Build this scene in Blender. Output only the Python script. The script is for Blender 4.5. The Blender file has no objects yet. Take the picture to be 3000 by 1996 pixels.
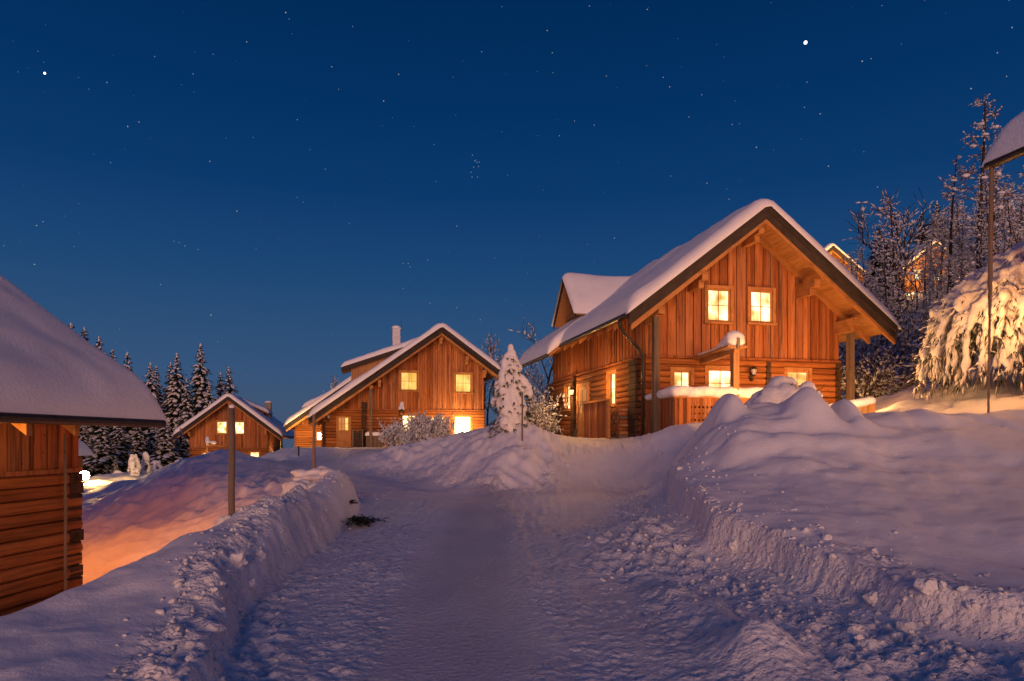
import bpy, math, random
import numpy as np
from mathutils import Vector, Matrix

S = bpy.context.scene
COL = S.collection
rnd = random.Random(7)
CAM = 1.6                      # eye height above the road
HOR, FOC, CX = 1290.0, 2000.0, 1500.0   # horizon row, focal length and centre column of the 3000 px photograph

def at(px, py, Y):
    return ((px - CX) * Y / FOC, Y, CAM + (HOR - py) * Y / FOC)

def srgb(r, g, b):
    f = lambda c: (c / 255 / 12.92) if c / 255 <= .04045 else ((c / 255 + .055) / 1.055) ** 2.4
    return (f(r), f(g), f(b), 1)

# ------------------------------------------------------------------ materials
class NT:
    def __init__(s, name):
        s.m = bpy.data.materials.new(name); s.m.use_nodes = True
        s.t = s.m.node_tree; s.t.nodes.clear()
        s.out = s.n('ShaderNodeOutputMaterial')
    def n(s, kind, **k):
        x = s.t.nodes.new(kind)
        for a, b in k.items():
            if a in x.inputs and not hasattr(type(x), a): x.inputs[a].default_value = b
            else: setattr(x, a, b)
        return x
    def set(s, node, **k):
        for a, b in k.items(): node.inputs[a.replace('_', ' ')].default_value = b
        return node
    def l(s, a, ao, b, bi): s.t.links.new(a.outputs[ao], b.inputs[bi])
    def coord(s, scale=(1, 1, 1), which='Object'):
        c = s.n('ShaderNodeTexCoord'); m = s.n('ShaderNodeMapping'); m.inputs['Scale'].default_value = scale
        s.l(c, which, m, 'Vector'); return m
    def noise(s, vec, scale=1., detail=4., rough=.55):
        x = s.n('ShaderNodeTexNoise'); s.set(x, Scale=scale, Detail=detail, Roughness=rough)
        s.l(vec, 0, x, 'Vector'); return x
    def ramp(s, src, so, stops):
        r = s.n('ShaderNodeValToRGB'); e = r.color_ramp.elements
        while len(e) < len(stops): e.new(.5)
        for el, (p, c) in zip(e, stops): el.position = p; el.color = tuple(c) + ((1,) if len(c) == 3 else ())
        s.l(src, so, r, 'Fac'); return r
    def mix(s, a, ao, b, bo, fac, mode='MIX'):
        x = s.n('ShaderNodeMix'); x.data_type = 'RGBA'; x.blend_type = mode
        if isinstance(fac, (int, float)): x.inputs[0].default_value = fac
        else: s.l(fac[0], fac[1], x, 0)
        s.l(a, ao, x, 6); s.l(b, bo, x, 7); return x
    def bump(s, src, so, strength, dist, prev=None):
        b = s.n('ShaderNodeBump'); s.set(b, Strength=strength, Distance=dist)
        s.l(src, so, b, 'Height')
        if prev: s.l(prev, 0, b, 'Normal')
        return b
    def bsdf(s, rough=.6, spec=.3):
        p = s.n('ShaderNodeBsdfPrincipled'); s.set(p, Roughness=rough); p.inputs['Specular IOR Level'].default_value = spec
        s.l(p, 0, s.out, 'Surface'); return p

def mat_snow(name, c0, c1, rough=.6, fine=.012, big=.05, spec=.25, scale=1.):
    k = NT(name); v = k.coord(which='Object'); p = k.bsdf(rough, spec)
    n1 = k.noise(v, 2.2 * scale, 3); n2 = k.noise(v, 22 * scale, 5, .65); n3 = k.noise(v, 90 * scale, 3, .6)
    r = k.ramp(n1, 0, [(.3, c0), (.7, c1)]); k.l(r, 0, p, 'Base Color')
    b = k.bump(n2, 0, .6, big); b2 = k.bump(n3, 0, .5, fine, b); k.l(b2, 0, p, 'Normal')
    return k.m

def mat_road(name, c0, c1, rough=.5, fine=.008, big=.02, spec=.3):
    k = NT(name); v = k.coord(); p = k.bsdf(rough, spec); n1 = k.noise(v, 1.1, 4); r = k.ramp(n1, 0, [(.3, c0), (.7, c1)])
    sx = k.n('ShaderNodeSeparateXYZ'); k.l(v, 0, sx, 0); wob = k.noise(v, .5, 3); ad = k.n('ShaderNodeMath', operation='MULTIPLY_ADD'); k.l(wob, 0, ad, 0); ad.inputs[1].default_value = .9; k.l(sx, 0, ad, 2)
    tr = k.ramp(ad, 0, [(.0, (1, 1, 1)), (.5, (1, 1, 1))]); mr = k.n('ShaderNodeMapRange'); k.l(ad, 0, mr, 0); mr.inputs[1].default_value = -1.5; mr.inputs[2].default_value = 1.3
    band = k.ramp(mr, 0, [(.22, (1, 1, 1)), (.40, (.80, .80, .82)), (.62, (.80, .80, .82)), (.80, (1, 1, 1))]); r = k.mix(r, 0, band, 0, 1., 'MULTIPLY'); k.l(r, 2, p, 'Base Color')
    n2 = k.noise(v, 26, 4, .65); vo = k.n('ShaderNodeTexVoronoi'); k.set(vo, Scale=17.); k.l(v, 0, vo, 'Vector'); vo2 = k.n('ShaderNodeTexVoronoi'); k.set(vo2, Scale=38.); k.l(v, 0, vo2, 'Vector')
    inv = k.ramp(vo, 0, [(.0, (1, 1, 1)), (.55, (0, 0, 0))]); inv2 = k.ramp(vo2, 0, [(.0, (1, 1, 1)), (.5, (0, 0, 0))])
    b = k.bump(n2, 0, .6, big); b = k.bump(inv, 0, .55, .018, b); b = k.bump(inv2, 0, .5, .010, b); k.l(b, 0, p, 'Normal'); return k.m

def mat_rubble(name, c0, c1):
    k = NT(name); v = k.coord(); p = k.bsdf(.6, .25); n1 = k.noise(v, 2., 4); r = k.ramp(n1, 0, [(.3, c0), (.7, c1)]); k.l(r, 0, p, 'Base Color')
    n2 = k.noise(v, 30, 5, .7); prev = k.bump(n2, 0, .7, .02)
    for (sc, d) in ((11., .03), (21., .02), (44., .010)):
        nz = k.noise(v, sc * .6, 2); wm = k.mix(v, 0, nz, 1, .06); vo = k.n('ShaderNodeTexVoronoi'); k.set(vo, Scale=sc); k.l(wm, 2, vo, 'Vector')
        inv = k.ramp(vo, 0, [(.0, (1, 1, 1)), (.6, (0, 0, 0))]); prev = k.bump(inv, 0, .6, d, prev)
    k.l(prev, 0, p, 'Normal'); return k.m

def mat_wood(name, cols, stretch=(14, 14, .7), rough=.75, knots=True, bumpd=.006, contrast=.72, spec=.15):
    k = NT(name); v = k.coord(stretch); p = k.bsdf(rough, spec)
    at_ = k.n('ShaderNodeAttribute', attribute_name='rnd')
    add = k.n('ShaderNodeVectorMath', operation='ADD'); k.l(v, 0, add, 0)
    sc = k.n('ShaderNodeVectorMath', operation='SCALE'); sc.inputs['Scale'].default_value = 37.
    k.l(at_, 'Vector', sc, 0); k.l(sc, 0, add, 1)
    g = k.noise(add, 1., 6, .65)
    n = len(cols); base = k.ramp(at_, 'Fac', [(i / (n - 1), c) for i, c in enumerate(cols)])
    gr = k.ramp(g, 0, [(.3, (1 - contrast,) * 3), (.55, (1, 1, 1)), (.8, (1.0 - contrast * .4,) * 3)])
    c = k.mix(base, 0, gr, 0, 1., 'MULTIPLY')
    if knots:
        v2 = k.coord((3.2, 3.2, 3.2)); vo = k.n('ShaderNodeTexVoronoi'); k.set(vo, Scale=1.6); k.l(v2, 0, vo, 'Vector')
        kr = k.ramp(vo, 0, [(.05, (.35, .3, .28)), (.11, (1, 1, 1))]); c = k.mix(c, 2, kr, 0, 1., 'MULTIPLY')
    k.l(c, 2, p, 'Base Color'); b = k.bump(g, 0, .5, bumpd); k.l(b, 0, p, 'Normal')
    return k.m

def mat_plain(name, c0, c1, rough=.6, scale=6., metal=0., spec=.3, bumpd=.004):
    k = NT(name); v = k.coord(); p = k.bsdf(rough, spec); n = k.noise(v, scale, 5)
    r = k.ramp(n, 0, [(.3, c0), (.7, c1)]); k.l(r, 0, p, 'Base Color'); p.inputs['Metallic'].default_value = metal
    b = k.bump(n, 0, .5, bumpd); k.l(b, 0, p, 'Normal'); return k.m

def mat_pane(name, lo, hi, s0, s1, scale):
    """a lit room behind glass: uneven warm brightness, soft curtain folds"""
    k = NT(name); v = k.coord(); n = k.noise(v, scale, 2, .5); v2 = k.coord((9., 9., .5)); f = k.noise(v2, 1., 2, .5)
    r = k.ramp(n, 0, [(.36, lo), (.60, hi)]); st = k.ramp(n, 0, [(.34, (s0,) * 3), (.64, (s1,) * 3)]); fd = k.ramp(f, 0, [(.35, (.72,) * 3), (.6, (1,) * 3)])
    c = k.mix(r, 0, fd, 0, 1., 'MULTIPLY'); e = k.n('ShaderNodeEmission'); k.l(c, 2, e, 'Color'); k.l(st, 0, e, 'Strength'); k.l(e, 0, k.out, 'Surface'); return k.m

def mat_glow(name, c0, c1, strength, scale=1.1, sample=True):
    k = NT(name); v = k.coord(); n = k.noise(v, scale, 2, .4)
    r = k.ramp(n, 0, [(.35, c0), (.62, c1)]); e = k.n('ShaderNodeEmission'); k.set(e, Strength=strength)
    k.l(r, 0, e, 'Color'); k.l(e, 0, k.out, 'Surface')
    if not sample: k.m.cycles.emission_sampling = 'NONE'
    return k.m

M = {}
M['snow'] = mat_snow('snow', (.80, .81, .85), (.87, .87, .89), fine=.006, big=.018)
M['rubble'] = mat_rubble('crumbled_snow', (.80, .81, .85), (.87, .87, .89))
M['roof_snow'] = mat_snow('roof_snow', (.82, .82, .85), (.88, .88, .89), fine=.006, big=.03, scale=.8)
M['road'] = mat_road('packed_road_snow', (.68, .69, .73), (.80, .81, .84), rough=.5, fine=.008, big=.02, spec=.3)
M['frost'] = mat_snow('frost_snow', (.74, .74, .77), (.84, .84, .86), fine=.01, big=.03, scale=1.5)
M['board'] = mat_wood('weathered_larch_boards', [(.20, .065, .022), (.44, .155, .052), (.31, .135, .068), (.54, .215, .08), (.26, .08, .026), (.46, .17, .06)])
M['board2'] = mat_wood('pale_larch_boards', [(.40, .20, .085), (.46, .24, .11), (.36, .17, .07)], contrast=.4)
M['log'] = mat_wood('round_logs', [(.32, .105, .028), (.48, .18, .05), (.24, .08, .022), (.42, .15, .042)], stretch=(.6, .6, 17), bumpd=.01)
M['logend'] = mat_wood('dark_log_ends', [(.05, .03, .02), (.09, .05, .03), (.06, .035, .022)], stretch=(6, 6, 6), knots=False)
M['dark'] = mat_wood('blackened_barge_wood', [(.040, .031, .027), (.062, .046, .038), (.05, .038, .033)], stretch=(2, 2, 2), knots=False, contrast=.4)
M['soffit'] = mat_wood('soffit_planks', [(.44, .21, .075), (.52, .26, .10), (.39, .18, .06)], stretch=(14, .7, 14), contrast=.35)
M['beam'] = mat_wood('timber_beams', [(.42, .19, .065), (.48, .23, .085)], stretch=(3, 3, 3), contrast=.4)
M['grey'] = mat_wood('grey_weathered_post', [(.17, .12, .085), (.23, .165, .115), (.13, .095, .07)], stretch=(9, 9, .6), contrast=.5)
M['metal'] = mat_plain('dark_gutter_metal', (.028, .020, .017), (.05, .036, .03), .42, 9., .3)
M['plinth'] = mat_plain('concrete_plinth', (.22, .20, .17), (.34, .31, .26), .85, 8., 0, .2, .01)
M['white'] = mat_plain('whitewashed_render', (.55, .55, .57), (.68, .68, .69), .8, 5.)
M['bark'] = mat_plain('dark_bark', (.03, .022, .017), (.075, .055, .042), .9, 20., 0, .1, .01)
M['needle'] = mat_plain('spruce_needles', (.010, .017, .007), (.030, .044, .016), .8, 3., 0, .15)
M['needle2'] = mat_plain('juniper_needles', (.030, .042, .010), (.075, .085, .022), .8, 3., 0, .15)
M['twig'] = mat_plain('brown_twigs', (.06, .04, .028), (.12, .085, .06), .85, 12., 0, .1)
M['pane'] = mat_pane('lit_window_pane', (1., .50, .12), (1., .76, .40), 1.15, 3.6, 1.7)
M['pane_yellow'] = mat_pane('lit_yellow_blind', (1., .53, .10), (1., .64, .17), 1.0, 1.5, 1.3)
M['pane_flood'] = mat_glow('dazzling_window', (1., .74, .36), (1., .78, .42), 14.)
M['pane_dim'] = mat_glow('dim_orange_pane', (1., .30, .07), (1., .40, .12), .62)
M['bulb'] = mat_glow('lamp_globe_glow', (1., .56, .17), (1., .60, .2), 480.)
M['glint'] = mat_glow('lantern_glass_glow', (1., .55, .16), (1., .62, .2), 4.)
M['star'] = mat_glow('starlight', (.55, .75, 1.), (1., .95, .9), .42, 0.004, False)
M['starb'] = mat_glow('bright_starlight', (.95, .95, 1.), (1., .93, .85), 3., 0.004, False)

# ------------------------------------------------------------------ mesh builder
class MB:
    def __init__(s): s.v = []; s.f = []; s.r = []
    def add(s, vs, fs, r=None):
        o = len(s.v); s.v += [tuple(p) for p in vs]
        r = rnd.random() if r is None else r
        for f in fs: s.f.append(tuple(i + o for i in f)); s.r.append(r)
    def hexa(s, c, r=None):      # 8 corners: bottom ring then top ring
        s.add(c, [(3, 2, 1, 0), (4, 5, 6, 7), (0, 1, 5, 4), (1, 2, 6, 5), (2, 3, 7, 6), (3, 0, 4, 7)], r)
    def box(s, x0, x1, y0, y1, z0, z1, r=None):
        s.hexa([(x0, y0, z0), (x1, y0, z0), (x1, y1, z0), (x0, y1, z0), (x0, y0, z1), (x1, y0, z1), (x1, y1, z1), (x0, y1, z1)], r)
    def extr(s, poly, dvec, r=None):   # polygon (3d points) swept along dvec
        n = len(poly); a = [Vector(p) for p in poly]; d = Vector(dvec); b = [p + d for p in a]
        s.add(a + b, [tuple(range(n))[::-1], tuple(range(n, 2 * n))] + [(i, (i + 1) % n, n + (i + 1) % n, n + i) for i in range(n)], r)
    def beam(s, p0, p1, w, h, up=(0, 0, 1), r=None):
        p0 = Vector(p0); p1 = Vector(p1); d = (p1 - p0).normalized(); u = Vector(up)
        side = d.cross(u).normalized() * (w / 2); u = side.cross(d).normalized() * (h / 2)
        s.hexa([p0 - side - u, p0 + side - u, p1 + side - u, p1 - side - u, p0 - side + u, p0 + side + u, p1 + side + u, p1 - side + u], r)
    def tube(s, pts, rad, n=8, cap=True, r=None):
        pts = [Vector(p) for p in pts]; rad = rad if isinstance(rad, (list, tuple)) else [rad] * len(pts)
        vs = []; fs = []
        for i, p in enumerate(pts):
            d = (pts[min(i + 1, len(pts) - 1)] - pts[max(i - 1, 0)]).normalized()
            a = d.orthogonal().normalized() if i == 0 else (a - d * a.dot(d)).normalized()
            b = d.cross(a)
            for j in range(n):
                t = 2 * math.pi * j / n; vs.append(p + (a * math.cos(t) + b * math.sin(t)) * rad[i])
        for i in range(len(pts) - 1):
            for j in range(n): fs.append((i * n + j, i * n + (j + 1) % n, (i + 1) * n + (j + 1) % n, (i + 1) * n + j))
        if cap: fs.append(tuple(range(n))[::-1]); fs.append(tuple(range(len(vs) - n, len(vs))))
        s.add(vs, fs, r)
    def blob(s, c, rad, seed=0, n=8, m=6, jit=.15, r=None):   # lumpy ellipsoid
        q = random.Random(seed); rx, ry, rz = rad if isinstance(rad, (tuple, list)) else (rad,) * 3
        vs = [(c[0], c[1], c[2] - rz)]
        for i in range(1, m):
            t = math.pi * i / m - math.pi / 2
            for j in range(n):
                a = 2 * math.pi * (j + .5 * (i % 2)) / n; k = 1 + jit * (q.random() * 2 - 1)
                vs.append((c[0] + rx * k * math.cos(t) * math.cos(a), c[1] + ry * k * math.cos(t) * math.sin(a), c[2] + rz * k * math.sin(t)))
        vs.append((c[0], c[1], c[2] + rz)); fs = []
        for j in range(n):
            fs.append((0, 1 + (j + 1) % n, 1 + j)); k = 1 + (m - 2) * n; fs.append((len(vs) - 1, k + j, k + (j + 1) % n))
        for i in range(m - 2):
            for j in range(n):
                a = 1 + i * n + j; b = 1 + i * n + (j + 1) % n; fs.append((a, b, b + n, a + n))
        s.add(vs, fs, r)
    def build(s, name, mat, parent=None, smooth=False, loc=None):
        me = bpy.data.meshes.new(name); me.from_pydata(s.v, [], s.f)
        if s.r:
            a = me.attributes.new('rnd', 'FLOAT', 'FACE'); a.data.foreach_set('value', s.r)
        me.materials.append(M[mat] if isinstance(mat, str) else mat)
        if smooth: me.polygons.foreach_set('use_smooth', [True] * len(me.polygons))
        me.update(); o = bpy.data.objects.new(name, me); COL.objects.link(o)
        if parent: o.parent = parent
        if loc: o.location = loc
        return o

def tag(o, label=None, cat=None, group=None, kind=None):
    if label: o['label'] = label
    if cat: o['category'] = cat
    if group: o['group'] = group
    if kind: o['kind'] = kind
    return o

def empty(name, loc, rz=0., **k):
    o = bpy.data.objects.new(name, None); COL.objects.link(o); o.location = loc; o.rotation_euler = (0, 0, rz)
    o.empty_display_size = .2; return tag(o, **k)

def copy_tree(o, parent=None):
    c = o.copy(); COL.objects.link(c)
    if parent: c.parent = parent
    for ch in o.children: copy_tree(ch, c)
    return c

def point(name, parent, loc, power, col=(1., .52, .17), size=.12):
    L = bpy.data.lights.new(name, 'POINT'); L.energy = power; L.color = col; L.shadow_soft_size = size
    o = bpy.data.objects.new(name, L); COL.objects.link(o); o.location = loc
    if parent: o.parent = parent
    return o

def merged(name, blobs, voxel, mat, parent=None, smooth_it=4, noise=0.):
    """ellipsoids fused into one smooth skin: blobs = [(centre, radii, rotation)]"""
    vs = []; fs = []; mb = MB()
    for i, b in enumerate(blobs):
        c, r = b[0], b[1]; k = MB(); k.blob((0, 0, 0), r, i, 10, 8, .10)
        R = b[2] if len(b) > 2 else Matrix.Identity(3)
        mb.add([R @ Vector(p) + Vector(c) for p in k.v], k.f, 0.)
    o = mb.build(name, mat, parent, True)
    m = o.modifiers.new('r', 'REMESH'); m.mode = 'VOXEL'; m.voxel_size = voxel; m.use_smooth_shade = True
    if smooth_it: s = o.modifiers.new('s', 'SMOOTH'); s.iterations = smooth_it; s.factor = .5
    dg = bpy.context.evaluated_depsgraph_get(); dg.update()
    me = bpy.data.meshes.new_from_object(o.evaluated_get(dg)); o.modifiers.clear(); old = o.data; o.data = me
    me.name = name; bpy.data.meshes.remove(old)
    me.polygons.foreach_set('use_smooth', [True] * len(me.polygons))
    return o

# ------------------------------------------------------------------ numpy noise
def _h(ix, iy, s):
    n = (ix.astype(np.int64) * 374761393 + iy.astype(np.int64) * 668265263 + s * 974634777) & 0xffffffff
    n = ((n ^ (n >> 13)) * 1274126177) & 0xffffffff
    n = ((n ^ (n >> 16)) * 2246822519) & 0xffffffff
    return (n ^ (n >> 15)) / 4294967296.
def vnoise(x, y, s=0):
    ix = np.floor(x); iy = np.floor(y); fx = x - ix; fy = y - iy
    fx = fx * fx * fx * (fx * (fx * 6 - 15) + 10); fy = fy * fy * fy * (fy * (fy * 6 - 15) + 10)
    a = _h(ix, iy, s); b = _h(ix + 1, iy, s); c = _h(ix, iy + 1, s); d = _h(ix + 1, iy + 1, s)
    return (a + (b - a) * fx + (c - a) * fy + (a - b - c + d) * fx * fy) * 2 - 1
def fbm(x, y, s=0, o=4):
    t = 0; a = 1.
    for i in range(o):
        t = t + a * vnoise(x, y, s + i); x = x * 2.03 + 5.1; y = y * 1.97 + 3.7; a *= .5
    return t
def lumps(x, y, cell, s, dens=.8):
    """half-buried round clods"""
    x = x / cell; y = y / cell; ix = np.floor(x); iy = np.floor(y); best = np.zeros_like(x)
    for dx in (-1, 0, 1):
        for dy in (-1, 0, 1):
            cx = ix + dx; cy = iy + dy
            r = .25 + .5 * _h(cx, cy, s + 2) ** 2; k = _h(cx, cy, s + 3) < dens
            d2 = ((x - cx - _h(cx, cy, s)) ** 2 + (y - cy - _h(cx, cy, s + 1)) ** 2) / (r * r)
            best = np.maximum(best, np.where(k & (d2 < 1), r * np.sqrt(np.maximum(1 - d2, 0)), 0))
    return best * cell
def sstep(a, b, x):
    t = np.clip((x - a) / (b - a), 0, 1); return t * t * (3 - 2 * t)
def polydist(x, y, pts):
    """distance to a polyline, signed side (+ right of travel), interpolated parameter"""
    best = np.full_like(x, 1e9); side = np.zeros_like(x); par = np.zeros_like(x)
    for i in range(len(pts) - 1):
        ax, ay = pts[i][:2]; bx, by = pts[i + 1][:2]; ux, uy = bx - ax, by - ay; L = ux * ux + uy * uy
        t = np.clip(((x - ax) * ux + (y - ay) * uy) / L, 0, 1)
        qx = x - ax - t * ux; qy = y - ay - t * uy; d = np.hypot(qx, qy); k = d < best
        best = np.where(k, d, best); side = np.where(k, np.sign(qx * uy - qy * ux), side); par = np.where(k, i + t, par)
    return best, side, par
def inside(x, y, poly):
    r = np.zeros(x.shape, bool); n = len(poly)
    for i in range(n):
        x0, y0 = poly[i]; x1, y1 = poly[(i + 1) % n]
        if y0 == y1: continue
        k = ((y0 > y) != (y1 > y)) & (x < (x1 - x0) * (y - y0) / (y1 - y0) + x0); r ^= k
    return r
# ------------------------------------------------------------------ terrain
A = at
PTS = [
 # road
 (0,-8,-.5),(-3,-8,-.5),(3,-8,-.5),(0,0,-.05),(-2.6,0,-.05),(2.4,0,-.03),(0,4,0),(-2.7,4,0),(2.3,4,0),(0,8,.08),(-2.5,8,.08),(2.2,8,.08),
 (0,12,.22),(-2.6,12,.22),(2.3,12,.22),(0,15.5,.33),(-3,15.5,.38),(1.5,15.5,.33),(-3.5,18,.42),(-1.4,18,.38),(-6,18,.5),(-5,21,.5),(-7,22,.52),(-6.5,25,.62),(-8,30,.82),(-8,36,1.02),(-8.5,41,1.12),
 (-6.6,29,.75),
 # valley on the left, house A
 (-4.7,3,-.35),(-5.2,6,-.65),(-6.3,9,-1.1),(-7.2,11.6,-1.12),(-9,8,-1.3),(-10,3,-1.4),(-5,10,-.45),(-5.4,12,-.25),(-6.4,13,-.5),(-8.2,14,-.57),(-4.7,14,.3),(-5.8,17,.45),
 (-10,12,-1.15),(-14,12,-1.2),(-14,17,-.6),(-8.4,17,0),(-20,12,-1.4),(-12,-5,-1.6),
 A(230,1440,21),A(320,1436,20.5),A(400,1424,20),A(460,1398,20),A(520,1366,20),A(560,1338,21),A(640,1325,22),A(720,1332,23),A(800,1352,24),A(870,1349,26),
 A(600,1400,18),A(720,1400,19.5),A(800,1420,18),A(450,1480,17),
 (-18,26,0),(-15,24,.05),(-13.5,23,.08),(-12.5,26,.10),(-16.8,30,.06),(-14.5,30,.12),(-14.6,33,.36),(-10,28,.45),(-9.6,32,.7),(-18,34,.1),(-22,34,-.6),(-20,50,-1.1),(-27,62,-1.55),(-30,64,-1.6),(-22,66,-1.5),
 A(870,1312,36),A(840,1326,35),A(795,1342,34),(-15,38,.2),(-8.5,38,1.08),(-9,43.5,1.15),(-12,43.5,1.12),(-6.6,42.5,1.2),(-4.5,42.5,1.5),(-2.9,42,1.75),(-1.3,40,2.2),(0,44,2.2),(-9,50,1.3),(-15,58,1.05),(-10,60,1.2),
 A(1120,1318,38),A(1200,1310,36),A(1290,1296,34),
 # middle bank
 A(1060,1336,27),A(1130,1322,27),A(1200,1310,26),A(1300,1290,25),A(1380,1262,24),A(1450,1248,22),A(1500,1264,20.5),A(1560,1260,20.5),A(1605,1300,20),A(1625,1345,19),
 A(1060,1378,25),A(1150,1388,23.5),A(1250,1402,21.5),A(1350,1422,19),A(1450,1440,16.7),A(1580,1442,16.5),A(1450,1350,18.6),A(1250,1358,23.5),A(1540,1370,18),
 (-1.2,28,1.7),(.4,25,1.75),(.6,32,1.8),(-3,32,1.7),
 # driveway and the ground round house E
 A(1650,1285,21.8),A(1880,1282,21.2),(1.4,26,1.66),(2.4,26,1.66),(1.2,30,1.66),A(1700,1375,18.7),A(1880,1368,18.5),A(1945,1425,16.6),A(1700,1436,16.5),A(1640,1405,17.8),
 (3.2,24,1.66),(2,32,1.68),(7.5,23.2,1.8),(11.5,24,1.95),(12,30,2.6),(5,32,1.75),(9,34,2.2),(4.9,19.9,1.95),A(1950,1258,19),A(2060,1262,18),(7,19.5,1.9),(9.5,20,2.0),
 # big right-hand heap
 (3.95,14,1.75),(4.5,13.3,2.05),(5.3,12.6,2.08),(6,12.6,2.02),(6.55,12.5,1.98),(6.9,12.5,2.04),(7.6,12.5,2.08),(8.4,12.5,2.05),(9.4,12.6,2.12),(14,12.5,2.3),
 A(2100,1310,12.5),A(2300,1300,11.5),A(2600,1300,11.3),A(2300,1400,10.3),A(2600,1400,10),A(2900,1400,9.7),A(2300,1540,8.4),A(2600,1550,8.),A(2900,1550,7.8),A(2700,1690,6.7),A(3000,1650,7.),
 (3.9,5.2,.2),(6,5,.45),(4,2,.15),(9,4,.8),(9,9,1.3),(13,6,1.5),
 A(2012,1360,14.),A(1968,1424,14.),A(2072,1285,13.6),A(2090,1330,12.8),
 (5,16.6,1.75),(7,16,1.7),(9,16,1.8),(9.7,14,2.1),(12,15,2.5),(14,9,2.4),
 # hill on the right
 A(2600,1190,20),A(2700,1128,24),A(2800,1185,18),A(2700,1060,34),A(3000,1060,22),A(2560,1180,24),(25,40,9),(40,50,16),(60,60,24),(25,25,6.5),(32,14,7),(20,10,4),(35,72,15),(46,77,16),(80,40,26),(20,60,6),(0,60,3),(-2,75,3.5),(12,45,4),
 # far
 (-40,80,-2.5),(-80,60,-5),(-60,30,-4),(-32,30,-1.5),(-26,14,-1.9),(-22,100,-1.5),(-25,90,-1.5),(0,120,3),(60,120,22),(-60,120,-3),(-120,120,-6),(120,90,34),(-40,-20,-3),(20,-20,1),(60,-10,8),(-120,0,-8),
]
PTS = np.array([(p[0], p[1], p[2]) for p in PTS], float)
def _phi(r2, y): return np.sqrt(r2 + .35)
def _fit():
    n = len(PTS); d2 = (PTS[:, None, 0] - PTS[None, :, 0]) ** 2 + (PTS[:, None, 1] - PTS[None, :, 1]) ** 2
    K = np.zeros((n + 3, n + 3)); K[:n, :n] = _phi(d2, 0) - np.eye(n) * .02
    K[:n, n] = 1; K[:n, n + 1] = PTS[:, 0]; K[:n, n + 2] = PTS[:, 1]; K[n:, :n] = K[:n, n:].T
    return np.linalg.solve(K, np.concatenate([PTS[:, 2], [0, 0, 0]]))
WGT = _fit()
def base_z(x, y):
    out = np.zeros(x.size); xf = x.ravel(); yf = y.ravel(); n = len(PTS)
    xc = np.clip(xf, -130, 130); yc = np.clip(yf, -30, 130)
    for i in range(0, xf.size, 60000):
        a = xc[i:i + 60000, None]; b = yc[i:i + 60000, None]
        r2 = (a - PTS[None, :, 0]) ** 2 + (b - PTS[None, :, 1]) ** 2
        out[i:i + 60000] = _phi(r2, 0) @ WGT[:n] + WGT[n] + WGT[n + 1] * a[:, 0] + WGT[n + 2] * b[:, 0]
    return out.reshape(x.shape)

ROAD = [(-3.0,-9),(-1.6,3),(-2.35,6.3),(-2.8,9),(-2.8,13),(-3.7,15.2),(-6.2,18),(-8.4,24),(-9.4,32),(-9.4,42.6),(-6.8,42.6),(-6.6,32),(-5.5,25.2),(-2.8,21.6),(-.5,16.8),(.8,16.5),
        (1.35,18.5),(1.5,22),(.9,30.5),(2.2,30.5),(3.75,22.3),(3.7,18.5),(3.05,15.5),(2.55,13.4),(2.25,10),(2.15,7),(2.3,5),(2.7,2),(3.0,-9)]
LBANK = [(-4.7,-3,-.15),(-4.2,2,.02),(-3.75,5,.27),(-3.5,6.3,.47),(-3.4,7.2,.58),(-3.28,8,.67),(-3.24,9,.70),(-3.22,10,.72),(-3.25,11.3,.82),(-3.35,12.5,1.03),(-3.5,13.4,1.0)]
LCUT = [(-1.0,1.5),(-1.6,3),(-2.02,4.8),(-2.45,6.3),(-2.72,8),(-2.86,9.5),(-2.98,11)]
CUT = [(5.4,2.5),(4.3,4.3),(3.35,5.5),(3.02,6.75),(2.6,8.5),(2.62,10.5),(2.85,12.4),(3.05,13.7),(3.25,14.6)]
MASK = {}
HEAPS = [(4.14,13.3,.44,.19,.4),(4.36,12.9,.10,.16,.4),(5.33,12.5,.16,.22,.4),(5.62,12.5,.20,.20,.5),(5.4,12.4,.08,.3,.3),(5.86,12.45,-.16,.09,.3),(5.30,12.4,.12,.2,.4),(6.12,12.5,.36,.13,.4),(5.98,12.3,.06,.12,.3),(6.6,12.2,.06,.3,.4),(7.5,12.3,.10,.18,.3),(4.05,12.0,.16,.30,.35),(4.6,11.2,.13,.22,.22),(3.9,11.4,.14,.25,.3),(4.35,10.5,.10,.2,.2),(3.7,12.8,.18,.25,.3),(6.9,11.2,.12,.35,.3),(5.6,11.2,.13,.5,.22),(8.3,12.0,.07,.3,.4),(5.1,12.0,.10,.5,.18),(6.1,11.75,.12,.3,.15)]
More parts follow.
